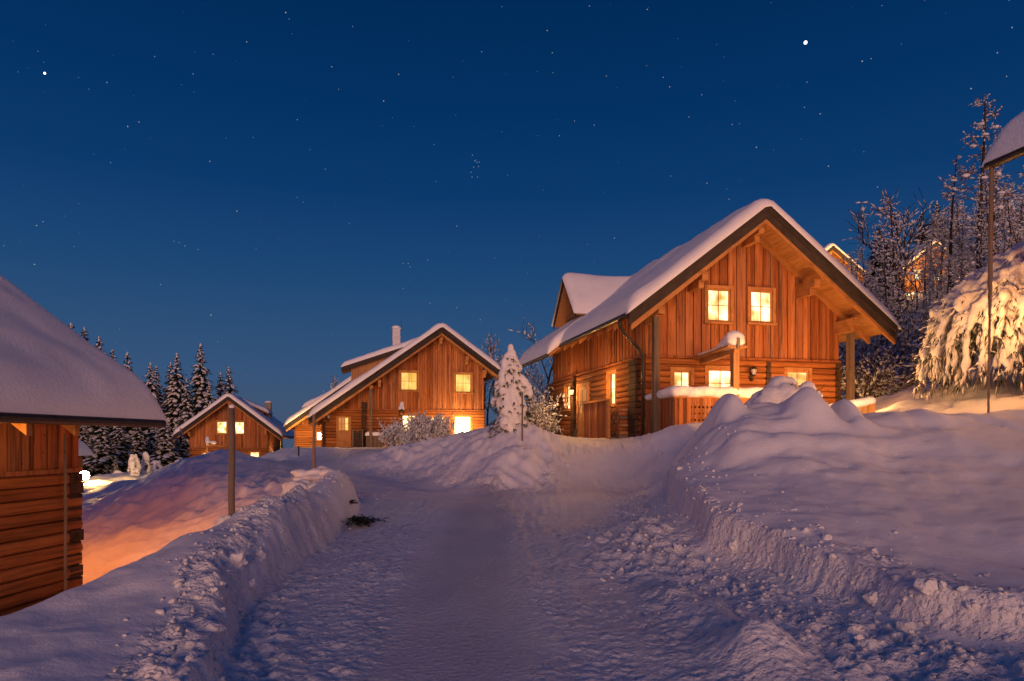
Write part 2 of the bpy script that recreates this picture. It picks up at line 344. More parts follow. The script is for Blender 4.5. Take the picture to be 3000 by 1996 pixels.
def ground(x, y, detail=True):
    x = np.asarray(x, float); y = np.asarray(y, float); sc = x.ndim == 0
    if sc: x = x[None]; y = y[None]
    z = base_z(x, y)
    d, _, _ = polydist(x, y, ROAD + [ROAD[0]]); ins = inside(x, y, ROAD); rd = np.where(ins, -d, d)   # <0 on the road
    near = np.exp(-(np.maximum(y - 10, 0) / 14) ** 2)
    # lumps on the big heap
    for (hx, hy, a, sx, sy) in HEAPS:
        q_ = (((x - hx) / sx) ** 2 + ((y - hy) / sy) ** 2) / 2; z = z + a * np.exp(-(.55 * q_ + .45 * q_ * q_))
    # drifted left bank
    d, side, par = polydist(x, y, LBANK); i = np.arange(len(LBANK)); cr = np.interp(par, i, [p[2] for p in LBANK])
    cr = cr + .05 * vnoise(x * 1.3, y * 1.3, 41) + .05 * vnoise(x * .6, y * 2.3, 42) * sstep(7, 11, y)
    wd = np.interp(y, [2, 5, 6.3, 8, 10, 13], [1.9, 1.45, 1.0, .72, .55, .5]); pw = np.interp(y, [5, 8, 10, 13], [2.6, 2.8, 3.0, 3.4]); f = np.where(side > 0, np.maximum(cr - np.interp(y, [-8, 0, 4, 8, 13], [-.5, -.05, 0, .08, .27]), .14) * (d / wd) ** pw + .3 * np.maximum(d - wd, 0), .75 * d ** 1.15)
    zb = cr - f; k = .07
    hmx = np.clip(.5 + .5 * (zb - z) / k, 0, 1); z = z + (zb - z) * hmx + k * hmx * (1 - hmx)
    onb = hmx * (side > 0)
    # ploughed cut on the right
    cd, cs, cp = polydist(x, y, CUT); s = cd * cs
    wob = .09 * vnoise(x * .9, y * .9, 51) + .035 * vnoise(x * 2.9, y * 2.3, 52) + .02 * vnoise(x * 9, y * 9, 53); s2 = s + wob
    ld, ls, lp = polydist(x, y, LCUT); sl_ = -ld * ls; lw = sl_ + .09 * vnoise(x * 2.3, y * 2.3, 56) + .05 * vnoise(x * 6, y * 6, 57); lrng = sstep(2, 4, y) * (1 - sstep(9.5, 11, y))
    z = z + lrng * .20 * sstep(-.05, .07, lw) * np.exp(-np.maximum(lw, 0) / .45)
    rng = sstep(1.5, 4, y) * (1 - sstep(14.2, 15.5, y))
    z = z + rng * (np.interp(y, [4, 6, 8, 10, 13], [.24, .27, .34, .42, .44]) * sstep(-.10, .07, s2) * np.exp(-np.maximum(s2, 0) / 1.3) - .07 * np.exp(-((s2 + .28) / .25) ** 2))
    # second, lower berm of ploughed lumps beside the wheel track
    bx = np.interp(y, [3.2, 5, 7, 10, 13], [2.0, 1.72, 1.62, 1.75, 2.1]); z = z + .16 * np.exp(-((x - bx + .1 * vnoise(y * .0 + 3, y * 1.7, 55)) / .22) ** 2) * sstep(2.5, 4, y) * (1 - sstep(7, 13, y)) * (.6 + .5 * vnoise(x * 1.5, y * 1.5, 54))
    z = z + .22 * np.exp(-((x - 1.8) / .28) ** 2 - ((y - 5.0) / .38) ** 2)
    if detail:
        # broad drifts off the road
        off = sstep(.1, 1.2, rd)
        z = z + off * (.05 * fbm(x * .8, y * .8, 1, 3) + .015 * fbm(x * 3, y * 3, 9, 3))
        far = sstep(14, 22, y) * off * (1 - sstep(45, 60, y)); z = z + far * .10 * fbm(x * 1.3, y * 1.3, 21, 3)
        mound = np.exp(-((x + 8.0) / 3.2) ** 2 - ((y - 17.5) / 4) ** 2); z = z + mound * (.09 * fbm(x * 2.4, y * 2.4, 23, 4) + .20 * lumps(x, y, .5, 24, .6) + .45 * lumps(x, y, .26, 25, .7) * sstep(-.3, .4, vnoise(x * .5, y * .5, 26) + .15))
        # streaks that slid down the faces of the banks
        z = z + onb * (.014 * fbm(y * 5., x * .6, 31, 4) + .16 * lumps(x, y, .22, 32, .45)) * sstep(.15, .5, d) * sstep(6, 8, y)
        z = z + np.exp(-((s - .05) / .22) ** 2) * rng * (.022 * fbm(y * 4.1 + x * 3, x * 1.7 - y * .6, 33, 4) + .20 * lumps(x, y, .19, 34, .5))
        mb = sstep(15.5, 17, y) * (1 - sstep(27, 30, y)) * sstep(0, .3, rd) * (1 - sstep(1.6, 3, rd)) * (x > -7) * (x < 2)
        z = z + mb * (.06 * fbm(x * 2.6, y * .9, 35, 3) + .05 * fbm(x * 4.5 + y * 3, y * 1.2, 37, 3) + .10 * lumps(x, y, .55, 36, .5))
        hp = sstep(3.2, 3.9, x) * (1 - sstep(13, 16, x)) * sstep(8.5, 10.5, y) * (1 - sstep(13.6, 14.6, y))
        z = z - hp * sstep(10.2, 11.6, y) * .06 * (1 - np.abs(vnoise(x * .85 + y * .3, y * 1.5, 45))) ** 5 + hp * .035 * fbm(x * 1.6, y * 2.2, 46, 3)
        # rubble left by the plough
        rub = np.maximum(np.exp(-((s + .72) / .48) ** 2) * rng, np.exp(-((sl_ - .28) / .23) ** 2) * lrng); rub = np.maximum(rub, .8 * np.exp(-((sl_ + .2) / .22) ** 2) * lrng)
        rub = np.maximum(rub, .8 * np.exp(-((s + 1.2) / .5) ** 2) * rng * (1 - sstep(9, 13, y)))
        rub = np.maximum(rub, .6 * np.exp(-((s - .5) / .4) ** 2) * rng * (1 - sstep(6.3, 8, y)))
        rub = np.maximum(rub, .6 * np.exp(-((rd - .05) / .35) ** 2) * sstep(14, 16, y) * (1 - sstep(30, 34, y)))
        rub = np.clip(rub * (1 + .5 * vnoise(x * 1.1, y * 1.1, 61)), 0, 1.2)
        MASK['rub'] = np.maximum(rub, .75 * np.exp(-((s - .0) / .16) ** 2) * rng * sstep(-.5, .3, vnoise(x * 1.2, y * 1.2, 63) + .2))
        z = z + rub * (.22 * lumps(x, y, .30, 70, .5) + .6 * lumps(x, y, .14, 75) + .65 * lumps(x, y, .075, 79) + .03 * fbm(x * 5, y * 5, 83, 3))
        # the driven surface: two rough wheel bands with a smooth packed strip between them
        on = sstep(.05, -.3, rd)
        cx = np.interp(y, [0, 6, 12, 16, 22], [-.45, -.4, -.7, -1.2, -4.2]); t = np.abs(x - cx + .12 * vnoise(x * .7, y * .7, 91))
        band = sstep(.42, .8, t) * on; wv = vnoise(x * 9, y * 22, 92) + .7 * vnoise(x * 19, y * 36, 93)
        z = z + band * (.009 * wv + .42 * lumps(x, y, .075, 95, .6) * sstep(-.5, .5, vnoise(x * 1.4, y * 1.4, 96) + .2) + .40 * lumps(x, y, .045, 99, .6)) - on * (1 - sstep(.3, .7, t)) * .02
        z = z + on * .02 * fbm(x * 1.2, y * .5, 97, 3)
        for (ro, sd_) in ((-.98, 0), (.98, 1), (1.25, 2)):
            rx_ = x - cx - ro - .10 * np.sin(y * .45 + sd_); rm = np.exp(-(rx_ / .13) ** 4) * on * sstep(-.75, .1, vnoise(x * .6, y * .5, 101 + sd_)); z = z - rm * (.014 + .007 * np.sin((y + .6 * np.abs(rx_)) * 2 * np.pi / .13) * (y < 13))
        z = z + band * .007 * np.sin((x * 1.0 + .25 * vnoise(x * .8, y * .5, 98)) * 26) * .5
    return float(z[0]) if sc else z

def build_terrain():
    def axis(lo, hi, dense_lo, dense_hi, st, grow):
        a = list(np.arange(dense_lo, dense_hi, st)); d = st; q = a[-1]
        while q < hi: d *= grow; q += d; a.append(q)
        d = st; q = a[0]; b = []
        while q > lo: d *= grow; q -= d; b.append(q)
        return np.array(b[::-1] + a)
    xs = axis(-420, 420, -9.4, 5.8, .031, 1.020)
    ys = [-14.]
    while ys[-1] < 2.5: ys.append(ys[-1] + max(.03, min(.6, .25 * (2.8 - ys[-1]))))
    while ys[-1] < 60: ys.append(ys[-1] + max(.026, .0062 * ys[-1]))
    d = .4
    while ys[-1] < 700: d *= 1.07; ys.append(ys[-1] + d)
    ys = np.array(ys); X, Y = np.meshgrid(xs, ys); Z = ground(X, Y); RB = MASK['rub'].ravel()
    nx, ny = len(xs), len(ys); V = np.stack([X, Y, Z], -1).reshape(-1, 3)
    idx = np.arange(nx * ny).reshape(ny, nx)
    F = np.stack([idx[:-1, :-1], idx[:-1, 1:], idx[1:, 1:], idx[1:, :-1]], -1).reshape(-1, 4)
    c = V[F].mean(1); rim = .12 * vnoise(c[:, 0] * 3, c[:, 1] * 3, 5) + sstep(14, 17, c[:, 1]) * (.45 * vnoise(c[:, 0] * 1.3, c[:, 1] * 1.3, 6) + .25 * vnoise(c[:, 0] * 5, c[:, 1] * 5, 7))
    ins = inside(c[:, 0] + rim, c[:, 1] + rim, ROAD)
    for name, k, m in (('snow_ground', ~ins, 'snow'), ('road', ins, 'road')):
        f = F[k]; used = np.unique(f); mp = np.zeros(len(V), np.int64); mp[used] = np.arange(len(used)); f = mp[f]
        me = bpy.data.meshes.new(name); me.vertices.add(len(used)); me.vertices.foreach_set('co', V[used].astype(np.float32).ravel())
        me.loops.add(f.size); me.loops.foreach_set('vertex_index', f.ravel().astype(np.int32))
        me.polygons.add(len(f)); me.polygons.foreach_set('loop_start', np.arange(0, f.size, 4, dtype=np.int32))
        me.polygons.foreach_set('use_smooth', np.ones(len(f), bool)); me.update(); me.validate()
        me.materials.append(M[m])
        if m == 'snow':
            me.materials.append(M['rubble']); fr_ = RB[F[k]].mean(1) + .15 * vnoise(c[k][:, 0] * 4, c[k][:, 1] * 4, 8)
            me.polygons.foreach_set('material_index', (fr_ > .3).astype(np.int32))
        o = bpy.data.objects.new(name, me); COL.objects.link(o); o['kind'] = 'structure'
        o['label'] = 'deep snow over the banks, slopes and yards' if name == 'snow_ground' else 'packed snow road and driveway between the banks'
    print('terrain', nx, ny)
build_terrain()
def gz(x, y): return ground(float(x), float(y))
# ------------------------------------------------------------------ chalet parts
class Wall:
    """a vertical wall plane in house coordinates: a along it, z up, out towards the outside"""
    def __init__(s, o, d, n): s.o = Vector((o[0], o[1], 0)); s.d = Vector((d[0], d[1], 0)); s.n = Vector((n[0], n[1], 0))
    def p(s, a, z, out): return s.o + s.d * a + s.n * out + Vector((0, 0, z))
    def box(s, mb, a0, a1, z0, z1, o0, o1, r=None, ztop1=None):
        t1 = z1 if ztop1 is None else ztop1
        mb.hexa([s.p(a0, z0, o0), s.p(a1, z0, o0), s.p(a1, z0, o1), s.p(a0, z0, o1), s.p(a0, z1, o0), s.p(a1, t1, o0), s.p(a1, t1, o1), s.p(a0, z1, o1)], r)

def spans(lo, hi, holes):
    segs = [(lo, hi)]
    for (h0, h1) in holes:
        segs = [q for (a, b) in segs for q in ((a, min(b, h0)), (max(a, h1), b)) if q[1] - q[0] > .015]
    return segs

def board_wall(mb, w, a0, a1, z0, top, holes, base=.02, step=(.13, .19), alt=.03):
    a = a0; k = 0
    while a < a1 - .02:
        b = min(a1, a + rnd.uniform(*step)); r = rnd.random(); o = base + (alt if k % 2 else 0) + rnd.uniform(0, .006); k += 1
        hs = [(h[2], h[3]) for h in holes if h[0] < b - .03 and h[1] > a + .03]
        ta, tb = top(a), top(b)
        for (p, q) in spans(z0, max(ta, tb), hs):
            last = q >= max(ta, tb) - .001
            if last and min(ta, tb) - p < .01: continue
            w.box(mb, a + .006, b - .006, p, ta if last else q, 0, o, r, tb if last else q)
        a = b

def log_wall(mb, w, a0, a1, z0, z1, holes, h=.2, depth=.09):
    n = max(1, round((z1 - z0) / h)); h = (z1 - z0) / n
    prof = [(0, .0), (.06, .55), (.22, .86), (.5, 1.), (.78, .86), (.94, .55), (1, .0)]
    for i in range(n):
        lo = z0 + i * h; hs = [(q[0], q[1]) for q in holes if q[2] < lo + h * .6 and q[3] > lo + h * .4]
        for (p, q) in spans(a0, a1, hs):
            dd = depth * rnd.uniform(.85, 1.1)
            poly = [w.p(p, lo + t * h, .02 + o * dd) for (t, o) in prof] + [w.p(p, lo + h, -.02), w.p(p, lo, -.02)]
            mb.extr(poly, w.d * (q - p), rnd.random())

def window(w, parent, a0, a1, z0, z1, pane='pane', cols=2, rows=2, frame=.07, case=.10, proud=.075, deep=.03, name='window', sill=True, mat='beam'):
    """a0..z1 is the glass; frame and outer casing stand round it"""
    mb = MB(); f = frame; c = f + case
    for (x0, x1, y0, y1, o0, o1) in ((a0 - f, a0, z0 - f, z1 + f, -.02, proud - .02), (a1, a1 + f, z0 - f, z1 + f, -.02, proud - .02), (a0, a1, z1, z1 + f, -.02, proud - .02), (a0, a1, z0 - f, z0, -.02, proud - .02),
                                   (a0 - c, a0 - f, z0 - f, z1 + c, -.02, proud + .035), (a1 + f, a1 + c, z0 - f, z1 + c, -.02, proud + .035), (a0 - f, a1 + f, z1 + f, z1 + c, -.02, proud + .032)):
        w.box(mb, x0, x1, y0, y1, o0, o1)
    fr = mb.build(name, mat, parent)
    p = MB(); p.add([w.p(a0, z0, deep), w.p(a1, z0, deep), w.p(a1, z1, deep), w.p(a0, z1, deep)], [(0, 1, 2, 3)]); p.build('pane', pane, fr)
    m = MB()
    for i in range(1, cols):
        x = a0 + (a1 - a0) * i / cols; w.box(m, x - .013, x + .013, z0, z1, deep + .003, deep + .025)
    for i in range(1, rows):
        y = z0 + (z1 - z0) * i / rows; w.box(m, a0, a1, y - .011, y + .011, deep + .004, deep + .022)
    if m.v: m.build('glazing_bar', mat, fr)
    if sill: s = MB(); w.box(s, a0 - c - .02, a1 + c + .02, z0 - f - .07, z0 - f, -.02, proud + .08); s.build('sill', mat, fr)
    return fr

def snow_cover(parent, xs, hfun, y0, y1, T, rr=.45, over=.08, name='roof_snow', seed=0, step=.16, lo=None):
    """a rounded snow layer over a roof whose top surface is hfun(x)"""
    x0, x1 = xs[0] - over, xs[1] + over; y0 -= over; y1 += over
    def ax(a, b):
        n = max(6, int((b - a) / step)); t = [(1 - math.cos(math.pi * i / n)) / 2 * .45 + i / n * .55 for i in range(n + 1)]
        e = [0, .012, .04, .09]; v = sorted(set([a + k for k in e] + [b - k for k in e] + [a + (b - a) * q for q in t])); return np.array(v)
    X, Y = np.meshgrid(ax(x0, x1), ax(y0, y1))
    d = np.minimum(np.minimum(X - x0, x1 - X), np.minimum(Y - y0, y1 - Y))
    dx = np.minimum(X - x0, x1 - X); dy = np.minimum(Y - y0, y1 - Y)
    q = lambda v, r: np.sqrt(np.maximum(1 - (1 - np.clip(v / r, 0, 1)) ** 2, 0))
    e = q(dx, rr) * q(dy, rr * .75)
    hx = hfun(X); sm = .28
    hs = np.minimum(hx, (hfun(X - sm) + hfun(X + sm)) / 2); hs = hs * .5 + ((hfun(X - .2) + hfun(X + .2)) / 2) * .5
    Z = hx + (hs - hx) * q(d, .5) + e * (T + .05 * vnoise(X * .9 + seed, Y * .9, seed) + .02 * vnoise(X * 2.7, Y * 2.7, seed + 1)) + .002
    ny, nx = X.shape; top = np.stack([X, Y, Z], -1).reshape(-1, 3); bot = np.stack([X, Y, hx - .03], -1).reshape(-1, 3)
    idx = np.arange(nx * ny).reshape(ny, nx)
    F = np.stack([idx[:-1, :-1], idx[:-1, 1:], idx[1:, 1:], idx[1:, :-1]], -1).reshape(-1, 4).tolist()
    rim = list(idx[0, :]) + list(idx[1:, -1]) + list(idx[-1, -2::-1]) + list(idx[-2:0:-1, 0]); N = nx * ny
    bot = bot[rim]; nb = len(rim)
    F += [(rim[i], N + i, N + (i + 1) % nb, rim[(i + 1) % nb]) for i in range(nb)]
    mb = MB(); mb.v = [tuple(p) for p in np.concatenate([top, bot]).tolist()]; mb.f = F; mb.r = [0.] * len(F)
    return mb.build(name, 'roof_snow', parent, True)

def chalet(root, W_, L_, rx, rz, slope, ex0, ex1, yf, yb, zj, wins=(), ax0=0., T=.42, logs_side=True, seed=0, detail=1, ext=None, purl=True, holes_side=(), side='left', gutter_at=('left',), mats=('board', 'log')):
    """gable house: ridge runs along +y at x=rx, z=rz (deck top); eaves at x=ex0/ex1; walls 0..W_ by 0..L_"""
    h = lambda x: rz - slope * abs(x - rx)
    hn = lambda x: rz - slope * np.abs(x - rx)
    th = .16; under = lambda x: h(x) - th - .05
    fr = Wall((0, 0), (1, 0), (0, -1)); lf = Wall((ax0, 0), (0, 1), (-1, 0)); rt = Wall((W_, 0), (0, 1), (1, 0)); bk = Wall((0, L_), (1, 0), (0, 1))
    # body: core, boards above, logs below
    core = MB(); xi, xj = ax0 + .12, W_ - .12; pts = [(xi, -1.0), (xj, -1.0), (xj, under(xj) - .03), (rx, under(rx) - .03), (xi, under(xi) - .03)]
    # core front is opened where windows are by standing 6 cm behind the boards
    core.extr([(x, .12, z) for (x, z) in pts], (0, L_ - .24, 0)); core.build('wall_core', 'dark', root)
    holes = [(a0 - .075, a1 + .075, z0 - .075, z1 + .075) for (a0, a1, z0, z1, *_r) in wins]
    mb = MB(); board_wall(mb, fr, ax0, W_, zj, lambda a: under(a) - .005, holes)
    back = MB(); fr.box(mb, ax0, W_, zj - .02, zj + .05, 0, .12)
    mb.build('board_wall', mats[0], root)
    if logs_side is not None:
        mb = MB(); log_wall(mb, fr, ax0, W_, 0, zj - .02, holes); mb.build('log_wall', mats[1], root)
    hs = [(a0 - .075, a1 + .075, z0 - .075, z1 + .075) for (a0, a1, z0, z1, *_r) in holes_side]
    for (w, nm, x) in ((lf, 'left', ax0), (rt, 'right', W_)):
        hh = hs if nm == side else []
        mb = MB(); board_wall(mb, w, 0, L_, zj, lambda a: under(x) - .01, hh, step=(.10, .15)); w.box(mb, 0, L_, zj - .02, zj + .05, 0, .12); mb.build('board_wall', mats[0], root)
        mb = MB(); log_wall(mb, w, 0, L_, 0, zj - .02, hh); mb.build('log_wall', mats[1], root)
    # back gable, plain
    mb = MB(); board_wall(mb, bk, ax0, W_, 0, lambda a: under(a) - .005, [], step=(.3, .4)); mb.build('board_wall', mats[0], root)
    mb = MB(); mb.box(ax0 - .02, W_ + .02, -.02, L_ + .02, -1.2, -.0); mb.build('plinth', 'plinth', root)
    # roof deck, soffit planks, barge boards, rafters, purlins
    y0, y1 = yf, L_ + yb
    mb = MB()
    for (xa, xb) in ((ex0, rx), (rx, ex1)):
        mb.extr([(xa, y0, h(xa)), (xb, y0, h(xb)), (xb, y0, h(xb) - th), (xa, y0, h(xa) - th)], (0, y1 - y0, 0))
    roof = mb.build('roof', 'dark', root)
    mb = MB()
    for (xa, xb, sg) in ((ex0 + .04, rx, 1), (rx, ex1 - .04, -1)):
        n = max(3, int(abs(xb - xa) / .13)); st = (xb - xa) / n
        for i in range(n):
            a, b = xa + i * st + .004, xa + (i + 1) * st - .004
            mb.extr([(a, y0 + .03, h(a) - th - .002), (b, y0 + .03, h(b) - th - .002), (b, y0 + .03, h(b) - th - .028), (a, y0 + .03, h(a) - th - .028)], (0, y1 - y0 - .06, 0), rnd.random())
    mb.build('soffit', 'soffit', roof)
    for (xa, xb) in ((ex0, rx), (rx, ex1)):
        m1 = MB()
        m1.extr([(xa, y0 - .045, h(xa) + .05), (xb, y0 - .045, h(xb) + .05), (xb, y0 - .045, h(xb) - .44), (xa, y0 - .045, h(xa) - .44)], (0, .043, 0))
        m1.extr([(xa, y0 - .085, h(xa) + .07), (xb, y0 - .085, h(xb) + .07), (xb, y0 - .085, h(xb) - .20), (xa, y0 - .085, h(xa) - .20)], (0, .038, 0))
        m1.build('barge_board', 'dark', roof)
        m2 = MB(); m2.extr([(xa + .1 * (xb == rx), y0, h(xa) - th - .03), (xb, y0, h(xb) - th - .03), (xb, y0, h(xb) - .56), (xa + .1 * (xb == rx), y0, h(xa) - .56)], (0, .10, 0)); m2.build('rafter', 'beam', roof)
        if detail:
            n = max(2, int(L_ / .95))
            m2 = MB(); m2.extr([(xa, -.16, h(xa) - th - .03), (xb, -.16, h(xb) - th - .03), (xb, -.16, h(xb) - .40), (xa, -.16, h(xa) - .40)], (0, .11, 0)); m2.build('rafter', 'beam', roof)
            e0 = ex0 if xb == rx else ex1; wl = ax0 if xb == rx else W_; wl = wl + (.05 if xb == rx else -.05)
            for i in range(n if (xb == rx) == ('left' in gutter_at) else 0):
                yy = .6 + i * (L_ - .8) / n; m3 = MB()
                a, b = min(e0, wl), max(e0, wl); a += .06 if xb == rx else 0; b -= 0 if xb == rx else .06
                m3.extr([(a, yy, h(a) - th - .03), (b, yy, h(b) - th - .03), (b, yy, h(b) - .38), (a, yy, h(a) - .38)], (0, .1, 0), rnd.random())
                m3.build('rafter_tail', 'beam', roof)
    if purl:
        for x in ([rx] + ([(rx + W_) / 2 + .2, (rx + ax0) / 2 - .2] if detail > 1 else []) + [W_ - .1, max(0, ax0) + .1]):
            zt = h(x) - .57 - (.0 if x == rx else .07); m4 = MB(); m4.box(x - .1, x + .1, yf + .25, .05, zt - .24, zt); m4.box(x - .09, x + .09, yf + .5, .05, zt - .44, zt - .245); m4.build('purlin', 'beam', root)
    for sd in gutter_at:
        x = ex0 if sd == 'left' else ex1; s = -1 if sd == 'left' else 1
        m = MB(); m.tube([(x + s * .05, y0 + .02, h(x) - .10), (x + s * .05, y1 - .02, h(x) - .10)], .075, 10); m.build('gutter', 'metal', root)
    snow_cover(root, (ex0, ex1), hn, y0 - .08, y1, T, seed=seed)
    for (a0, a1, z0, z1, *k) in wins: window(fr, root, a0, a1, z0, z1, **(k[0] if k else {}))
    for (a0, a1, z0, z1, *k) in holes_side: window(lf if side == 'left' else rt, root, a0, a1, z0, z1, **(k[0] if k else {}))
    return dict(front=fr, left=lf, right=rt, h=h, hn=hn, under=under)

def log_ends(root, w, a0, a1, z0, z1, out=.28):
    mb = MB(); z = z0; i = 0
    while z < z1 - .05:
        w.box(mb, a0 + .01 * (i % 2), a1 - .01 * ((i + 1) % 2), z + .008, min(z + .2, z1) - .008, 0, out + rnd.uniform(-.02, .02)); z += .2; i += 1
    return mb.build('log_ends', 'logend', root)

def dormer(root, hn, xa, y0, y1, zr, zb, slope_main, rx, rz, seed=0, T=.35):
    """gabled dormer on the left slope; its front is the plane x=xa"""
    yc = (y0 + y1) / 2; hw = (y1 - y0) / 2; xi = rx - (rz - zr) / slope_main; sl = (zr - zb) / hw
    bed = lambda z: rx - (rz - z) / slope_main
    mb = MB(); fx = xa + .55; xt = bed(zr - .3)
    mb.extr([(fx, y0 + .3, zb - .6), (fx, y1 - .3, zb - .6), (fx, y1 - .3, zb + .25), (fx, yc, zr - .3), (fx, y0 + .3, zb + .25)], (xt - fx, 0, 0))
    d = mb.build('dormer', 'board2', root)
    w = Wall((fx, y0), (0, 1), (-1, 0)); mb = MB()
    z = zb + .3
    while z < zr - .35:
        k = max(.05, (zr - .3 - z) / sl - .05); w.box(mb, hw - k, hw + k, z, z + .14, 0, .03); z += .15
    w.box(mb, .3, 2 * hw - .3, zb + .1, zb + .28, 0, .12); w.box(mb, .45, 2 * hw - .45, zb - .35, zb + .08, 0, .05)
    mb.build('dormer_cladding', 'board2', d)
    mb = MB()
    for sg in (-1, 1):
        ye = yc + sg * hw; xe = bed(zb)
        top = [(xa, yc, zr), (xi + .3, yc, zr), (xe + .3, ye, zb), (xa, ye, zb)]
        vs = top + [(p[0], p[1], p[2] - .12) for p in top]
        mb.add(vs, [(0, 1, 2, 3), (4, 7, 6, 5), (0, 3, 7, 4), (1, 5, 6, 2), (3, 2, 6, 7), (0, 4, 5, 1)])
    mb.build('dormer_roof', 'soffit', d)
    for sg in (-1, 1):
        mb = MB(); mb.extr([(xa - .04, yc, zr + .04), (xa - .04, yc + sg * (hw + .02), zb + .02), (xa - .04, yc + sg * (hw + .02), zb - .22), (xa - .04, yc, zr - .2)], (.038, 0, 0)); mb.build('barge_board', 'dark', d)
    # snow on the dormer: tapers into the main roof
    nx, ny = 26, 27; V = []; F = []
    for i in range(nx + 1):
        for j in range(ny + 1):
            v = -1 + 2 * j / ny; y = yc + v * (hw + .07); zz = zr - sl * abs(y - yc)
            x1 = bed(zz) + .5; x = (xa - .12) + (x1 - xa + .12) * (i / nx) ** 1.3
            dx = x - (xa - .12); dy = (hw + .07) - abs(y - yc)
            q = lambda t, r: math.sqrt(max(0, 1 - (1 - min(1, max(0, t / r))) ** 2))
            rd = .12 * math.exp(-(abs(y - yc) / .3) ** 2)
            V.append((x, y, zz - rd * q(dx, .4) + q(dx, .35) * q(dy, .5) * (T + .03 * math.sin(x * 2.1 + y * 3))))
    for i in range(nx):
        for j in range(ny): a = i * (ny + 1) + j; F.append((a, a + 1, a + ny + 2, a + ny + 1))
    mb = MB(); mb.add(V, F, 0.); mb.build('dormer_snow', 'roof_snow', d, True)
    return d

def chimney(root, x, y, z0, z1, w=.5, cap=True, mat='white', snow=True):
    mb = MB(); mb.box(x - w / 2, x + w / 2, y - w / 2, y + w / 2, z0, z1); mb.box(x - w / 2 - .03, x + w / 2 + .03, y - w / 2 - .03, y + w / 2 + .03, z1 - .62, z1 - .55)
    c = mb.build('chimney', mat, root)
    if cap:
        mb = MB(); mb.box(x - w / 2 - .06, x + w / 2 + .06, y - w / 2 - .06, y + w / 2 + .06, z1, z1 + .07); mb.build('cap', mat, c)
    if snow: merged('snow_cap', [((x, y, z1 + .12), (w * .6, w * .6, .16))], .06, 'roof_snow', c, 2)
    return c

def pxa(O, ang, px, py, y=0.):
    """the point of a facade (local depth y) seen at pixel px,py -> (a, z above world zero)"""
    ux, uy = math.cos(ang), math.sin(ang); vx, vy = -uy, ux; X0 = O[0] + y * vx; Y0 = O[1] + y * vy; o = px - CX
    a = (o * Y0 - FOC * X0) / (FOC * ux - o * uy); return a, CAM + (HOR - py) * (Y0 + uy * a) / FOC - O[2]
def pxs(O, ang, px, py, x=0.):
    """the same for the side wall at local x -> (s, z)"""
    ux, uy = math.cos(ang), math.sin(ang); vx, vy = -uy, ux; X0 = O[0] + x * ux; Y0 = O[1] + x * uy; o = px - CX
    s = (o * Y0 - FOC * X0) / (FOC * vx - o * vy); return s, CAM + (HOR - py) * (Y0 + vy * s) / FOC - O[2]
def glass(O, ang, x0, y0, x1, y1, y=0., **k):
    a0, zt = pxa(O, ang, x0, y0, y); a1, zb = pxa(O, ang, x1, y1, y); return (a0, a1, zb, zt, k)
# ------------------------------------------------------------------ the chalets
ANG = math.radians(12.95)
# ---- big chalet on the right
OE = (4.27, 22., 1.66)
E = empty('big_chalet', OE, ANG, label='big wooden chalet with snowy roof, gabled dormer and terrace, largest on the right', cat='chalet', group='snow covered wooden chalets')
zj = pxa(OE, ANG, 1940, 1047)[1]
wn = [glass(OE, ANG, 2073.5, 852, 2131, 940), glass(OE, ANG, 2199, 857, 2254, 943),
      glass(OE, ANG, 1974, 1092, 2015, 1160), glass(OE, ANG, 2075, 1087, 2140, 1160), glass(OE, ANG, 2305, 1092, 2360, 1165)]
def sideglass(x0, x1, yt, yb, **k):   # x0 nearer the far end
    s1, z1 = pxs(OE, ANG, x0, yt); s0, _ = pxs(OE, ANG, x1, yt); zb = pxs(OE, ANG, x0, yb)[1]; return (s0, s1, zb, z1, k)
sw = [sideglass(1788, 1809, 1098, 1184, deep=-.06, case=.06, frame=.06), sideglass(1661, 1675, 1134, 1198, deep=-.06, case=.06, frame=.06)]
e = chalet(E, 7.2, 10.4, 3.55, 9.02 - 1.66, .765, -1.1, 8.35, -1.3, .25, zj, wn, T=.40, seed=3, detail=2, holes_side=sw, gutter_at=('left',))
fr, lf = e['front'], e['left']
# lower roof wing along the back half of the left side
hx = e['hn']; wing = lambda x: 9.02 - 1.66 - .765 * np.abs(x - 3.55) + .0
mb = MB(); mb.extr([(-1.62, 5.55, float(wing(-1.62))), (-1.0, 5.55, float(wing(-1.0)) - .02), (-1.0, 5.55, float(wing(-1.0)) - .2), (-1.62, 5.55, float(wing(-1.62)) - .16)], (0, 5.0, 0)); wg = mb.build('lower_roof', 'soffit', E)
snow_cover(wg, (-1.62, .6), lambda x: wing(x) + .01, 5.5, 10.65, .46, rr=.4, seed=9)
mb = MB(); mb.tube([(-1.68, 5.5, float(wing(-1.62)) - .1), (-1.68, 10.6, float(wing(-1.62)) - .1)], .07, 8); mb.build('gutter', 'metal', wg)
dormer(E, hx, -.5, 5.45, 8.55, 8.45 - 1.66, 6.72 - 1.66, .765, 3.55, 9.02 - 1.66, seed=2)
log_ends(E, lf, .25, .80, 0, zj - .05, .22); log_ends(E, lf, 10.15, 10.4, 0, zj - .05, .22)
s_, _ = pxs(OE, ANG, 1690, 1200); log_ends(E, lf, s_ - .2, s_ + .2, 0, zj - .05, .22)
a_, _ = pxa(OE, ANG, 2246, 1100); log_ends(E, fr, a_ - .09, a_ + .09, .2, zj - .05, .14)
log_ends(E, fr, 7.0, 7.2, .2, zj - .05, .16)
for (x, y, zt) in ((-.07, -1.0, e['h'](-.07) - .85), (7.42, -.32, e['h'](7.1) - .95)):
    mb = MB(); mb.box(x - .095, x + .095, y - .095, y + .095, -.4, zt); mb.build('post', 'grey', E)
